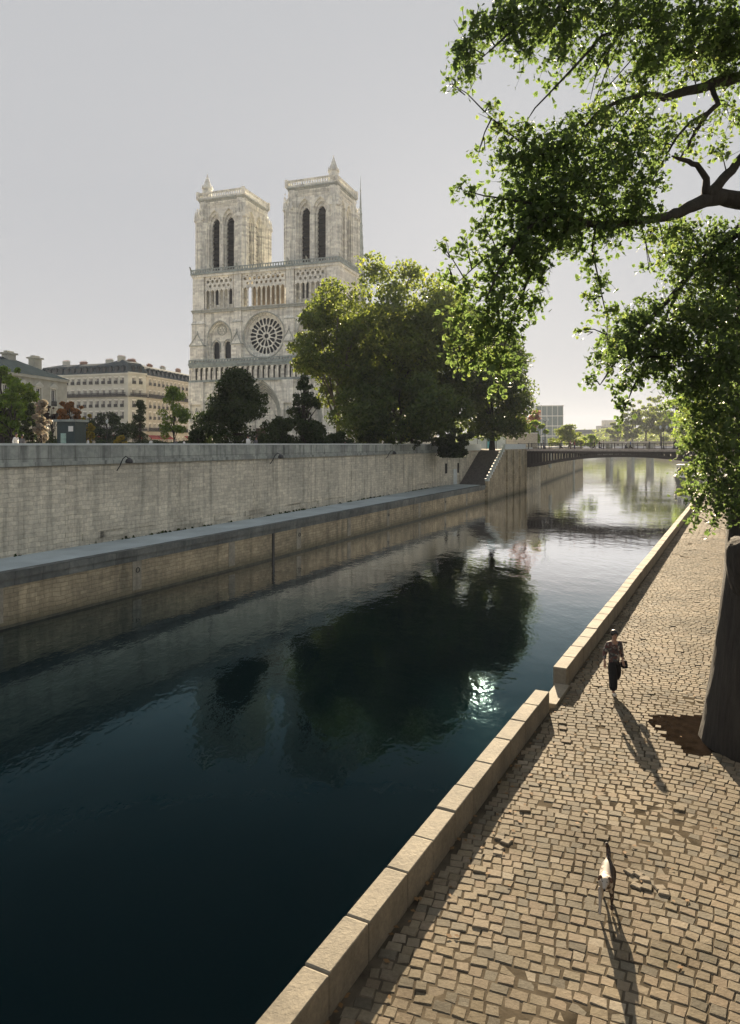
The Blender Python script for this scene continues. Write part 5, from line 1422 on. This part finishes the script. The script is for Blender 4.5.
# walkers on the bridge
JW=dict(J0); JS=dict(J0); JS.update(knR=(-.09,-.03,.5),anR=(-.1,0,.1),toR=(-.12,-.17,.045),knL=(.09,-.02,.5),anL=(.1,.02,.1),toL=(.12,-.15,.045))
rg=random.Random(9)
walk=[(3.2,2,'grey','navy','in grey crossing at the left end of the bridge'),(6.2,3,'navy','black','in navy left of the bridge middle near the pink pair'),(8.1,2,'pink','cream','in a pink top, first of the pair on the bridge'),(8.8,2.3,'red','navy','in a red top, second of the pair on the bridge'),
 (12.4,1.5,'black','black','in black leaning at the bridge railing'),(13.0,3.5,'brown','navy','in brown close behind the one in black'),(13.9,2.2,'cream','grey','in a cream top near the middle of the bridge'),(17.6,3,'white','navy','in a white top right of the bridge middle'),(18.3,3.6,'blue','black','in a blue top beside the one in white'),
 (21.6,2,'grey','black','in grey next to the bridge lamp'),(25.6,2.4,'black','navy','in a black coat right of the bridge lamp'),(26.2,3,'navy','black','in a navy coat right of the bridge lamp'),(27.6,2,'red','cream','in a dark red top towards the right end of the bridge'),(29.2,2.6,'pink','navy','in pink at the far right end of the bridge')]
protos={}
for i,(u,v_,t_,b_,lab) in enumerate(walk):
    q=on_bridge(u,v_); tm=MAT['white'] if t_=='white' else (MAT['black'] if t_=='black' else MAT['cloth_'+t_]); bm2=MAT['black'] if b_=='black' else MAT['cloth_'+b_]
    person((q.x,q.y,STREET),BANG+PI/2*rg.choice((-1,1))+rg.uniform(-.4,.4),'person '+lab,'people on the iron bridge',JW if i%3 else JS,tm,bm2,shoe='black',fingers=False,sub=1,scale=rg.uniform(.95,1.05))
park=[(16,50,'white','navy','in a white top under the bright green tree'),(22,51,'grey','black','in grey beside the one in white in the garden'),(28,58,'cream','navy','in a cream top next to the dark shrub'),
 (88,84,'white','grey','in white below the golden tree'),(94,90,'cream','navy','in a cream jacket by the long hedge'),(151,96,'white','navy','in white right of the slim conical tree'),(176,110,'grey','navy','in grey below the slender yellow green tree'),(184,118,'white','black','in white close to the north tower foot'),
 (248,64,'white','grey','in white at the parapet below the yew'),(256,65,'grey','navy','in grey at the parapet below the yew'),(347,86,'pink','navy','in pink at the parapet right of the conifer')]
for i,(px,Z,t_,b_,lab) in enumerate(park):
    q=at(px,Z,z=STREET); tm=MAT['white'] if t_=='white' else MAT['cloth_'+t_]; bm2=MAT['black'] if b_=='black' else MAT['cloth_'+b_]
    person(tuple(q),rg.uniform(-PI,PI),'person '+lab,'people in the cathedral square',JW if i%2 else JS,tm,bm2,shoe='black',fingers=False,sub=1,scale=rg.uniform(.97,1.05))

# dog: walking towards the camera, tail up
def dog():
    Zd=10.82; r=empty('dog',(3.60,Zd,BERGE+.003),R(-22),'white and brown spotted dog trotting on the cobbles with its tail raised','dog'); r.scale=(1.12,1.05,1.08)
    V=[];E=[];Rr=[]
    def v(p,rad): V.append(p); Rr.append(rad); return len(V)-1
    hip=v((0,.22,.43),(.09,.09)); mid=v((0,.05,.42),(.10,.10)); ch=v((0,-.14,.41),(.11,.125)); sh=v((0,-.24,.44),(.09,.095))
    nk=v((0,-.32,.51),(.065,.068)); hd=v((0,-.39,.555),(.066,.066)); mz=v((0,-.47,.525),(.032,.03)); ns=v((0,-.535,.51),(.022,.02))
    E+= [(hip,mid),(mid,ch),(ch,sh),(sh,nk),(nk,hd),(hd,mz),(mz,ns)]
    tl=[v((0,.30,.47),.034),v((.0,.37,.54),.034),v((-.01,.40,.61),.03),v((-.035,.38,.67),.024)]
    E+= [(hip,tl[0]),(tl[0],tl[1]),(tl[1],tl[2]),(tl[2],tl[3])]
    for s_,ph in ((-1,-.10),(1,.06)):
        a=v((s_*.065,-.18,.34),.042); b=v((s_*.07,-.17+ph*.5,.20),.026); c=v((s_*.07,-.19+ph,.07),.017); d=v((s_*.07,-.22+ph,.022),.022); E+=[(ch,a),(a,b),(b,c),(c,d)]
    for s_,ph in ((-1,.05),(1,-.10)):
        a=v((s_*.065,.20,.33),.055); b=v((s_*.07,.15+ph*.5,.23),.034); c=v((s_*.07,.25+ph,.14),.019); d=v((s_*.07,.22+ph,.05),.017); e=v((s_*.07,.19+ph,.022),.022); E+=[(hip,a),(a,b),(b,c),(c,d),(d,e)]
    m,nt,p=new_mat('dog_coat'); tc=N(nt,'ShaderNodeTexCoord'); f=noise(nt,tc.outputs['Object'],7.5,3,.5)
    sx=N(nt,'ShaderNodeSeparateXYZ'); L(nt,tc.outputs['Object'],sx.inputs[0])
    a=N(nt,'ShaderNodeMath',operation='MULTIPLY_ADD'); a.inputs[1].default_value=1.1; L(nt,sx.outputs[0],a.inputs[0]); L(nt,f,a.inputs[2])
    b=N(nt,'ShaderNodeMath',operation='MULTIPLY_ADD'); b.inputs[1].default_value=.45; L(nt,sx.outputs[1],b.inputs[0]); L(nt,a.outputs[0],b.inputs[2])
    L(nt,ramp(nt,b.outputs[0],[(.42,(.34,.30,.25)),(.44,(.09,.045,.025)),(.50,(.03,.018,.012))]).outputs[0],p.inputs['Base Color']); p.inputs['Roughness'].default_value=.7
    skin_obj('body',V,E,Rr,m,r,2,root=1)
    for s_ in (-1,1):
        skin_obj('ear',[(s_*.04,-.375,.60),(s_*.072,-.38,.575),(s_*.085,-.39,.53)],[(0,1),(1,2)],[(.012,.02),(.012,.024),(.009,.014)],plain('dog_ear',(.09,.045,.025),.7),r,1)
    mb=MB(); mb.lathe([(.004,-.01),(.014,0),(.004,.01)],0,0,8); mb.v=[(x,-.553+z,.515+y) for x,y,z in mb.v]; mb.build('nose',MAT['black'],r)
    for s_ in (-1,1):
        mb=MB(); mb.lathe([(.003,-.004),(.009,0),(.003,.004)],0,0,6); mb.v=[(s_*.027+x,-.445+z,.565+y) for x,y,z in mb.v]; mb.build('eye',MAT['black'],r)
dog()
# ================================================================= AIR
m=bpy.data.materials.new('haze_air'); m.use_nodes=True; nt=m.node_tree; nt.nodes.clear()
out=nt.nodes.new('ShaderNodeOutputMaterial'); v=nt.nodes.new('ShaderNodeVolumePrincipled')
v.inputs['Color'].default_value=(.80,.86,1,1); v.inputs['Density'].default_value=HAZE; v.inputs['Anisotropy'].default_value=.05
L(nt,v.outputs[0],out.inputs['Volume'])
mb=MB(); mb.box(-2600,2600,-200,2700,-2.5,112); mb.build('haze',m,None,kind='stuff')
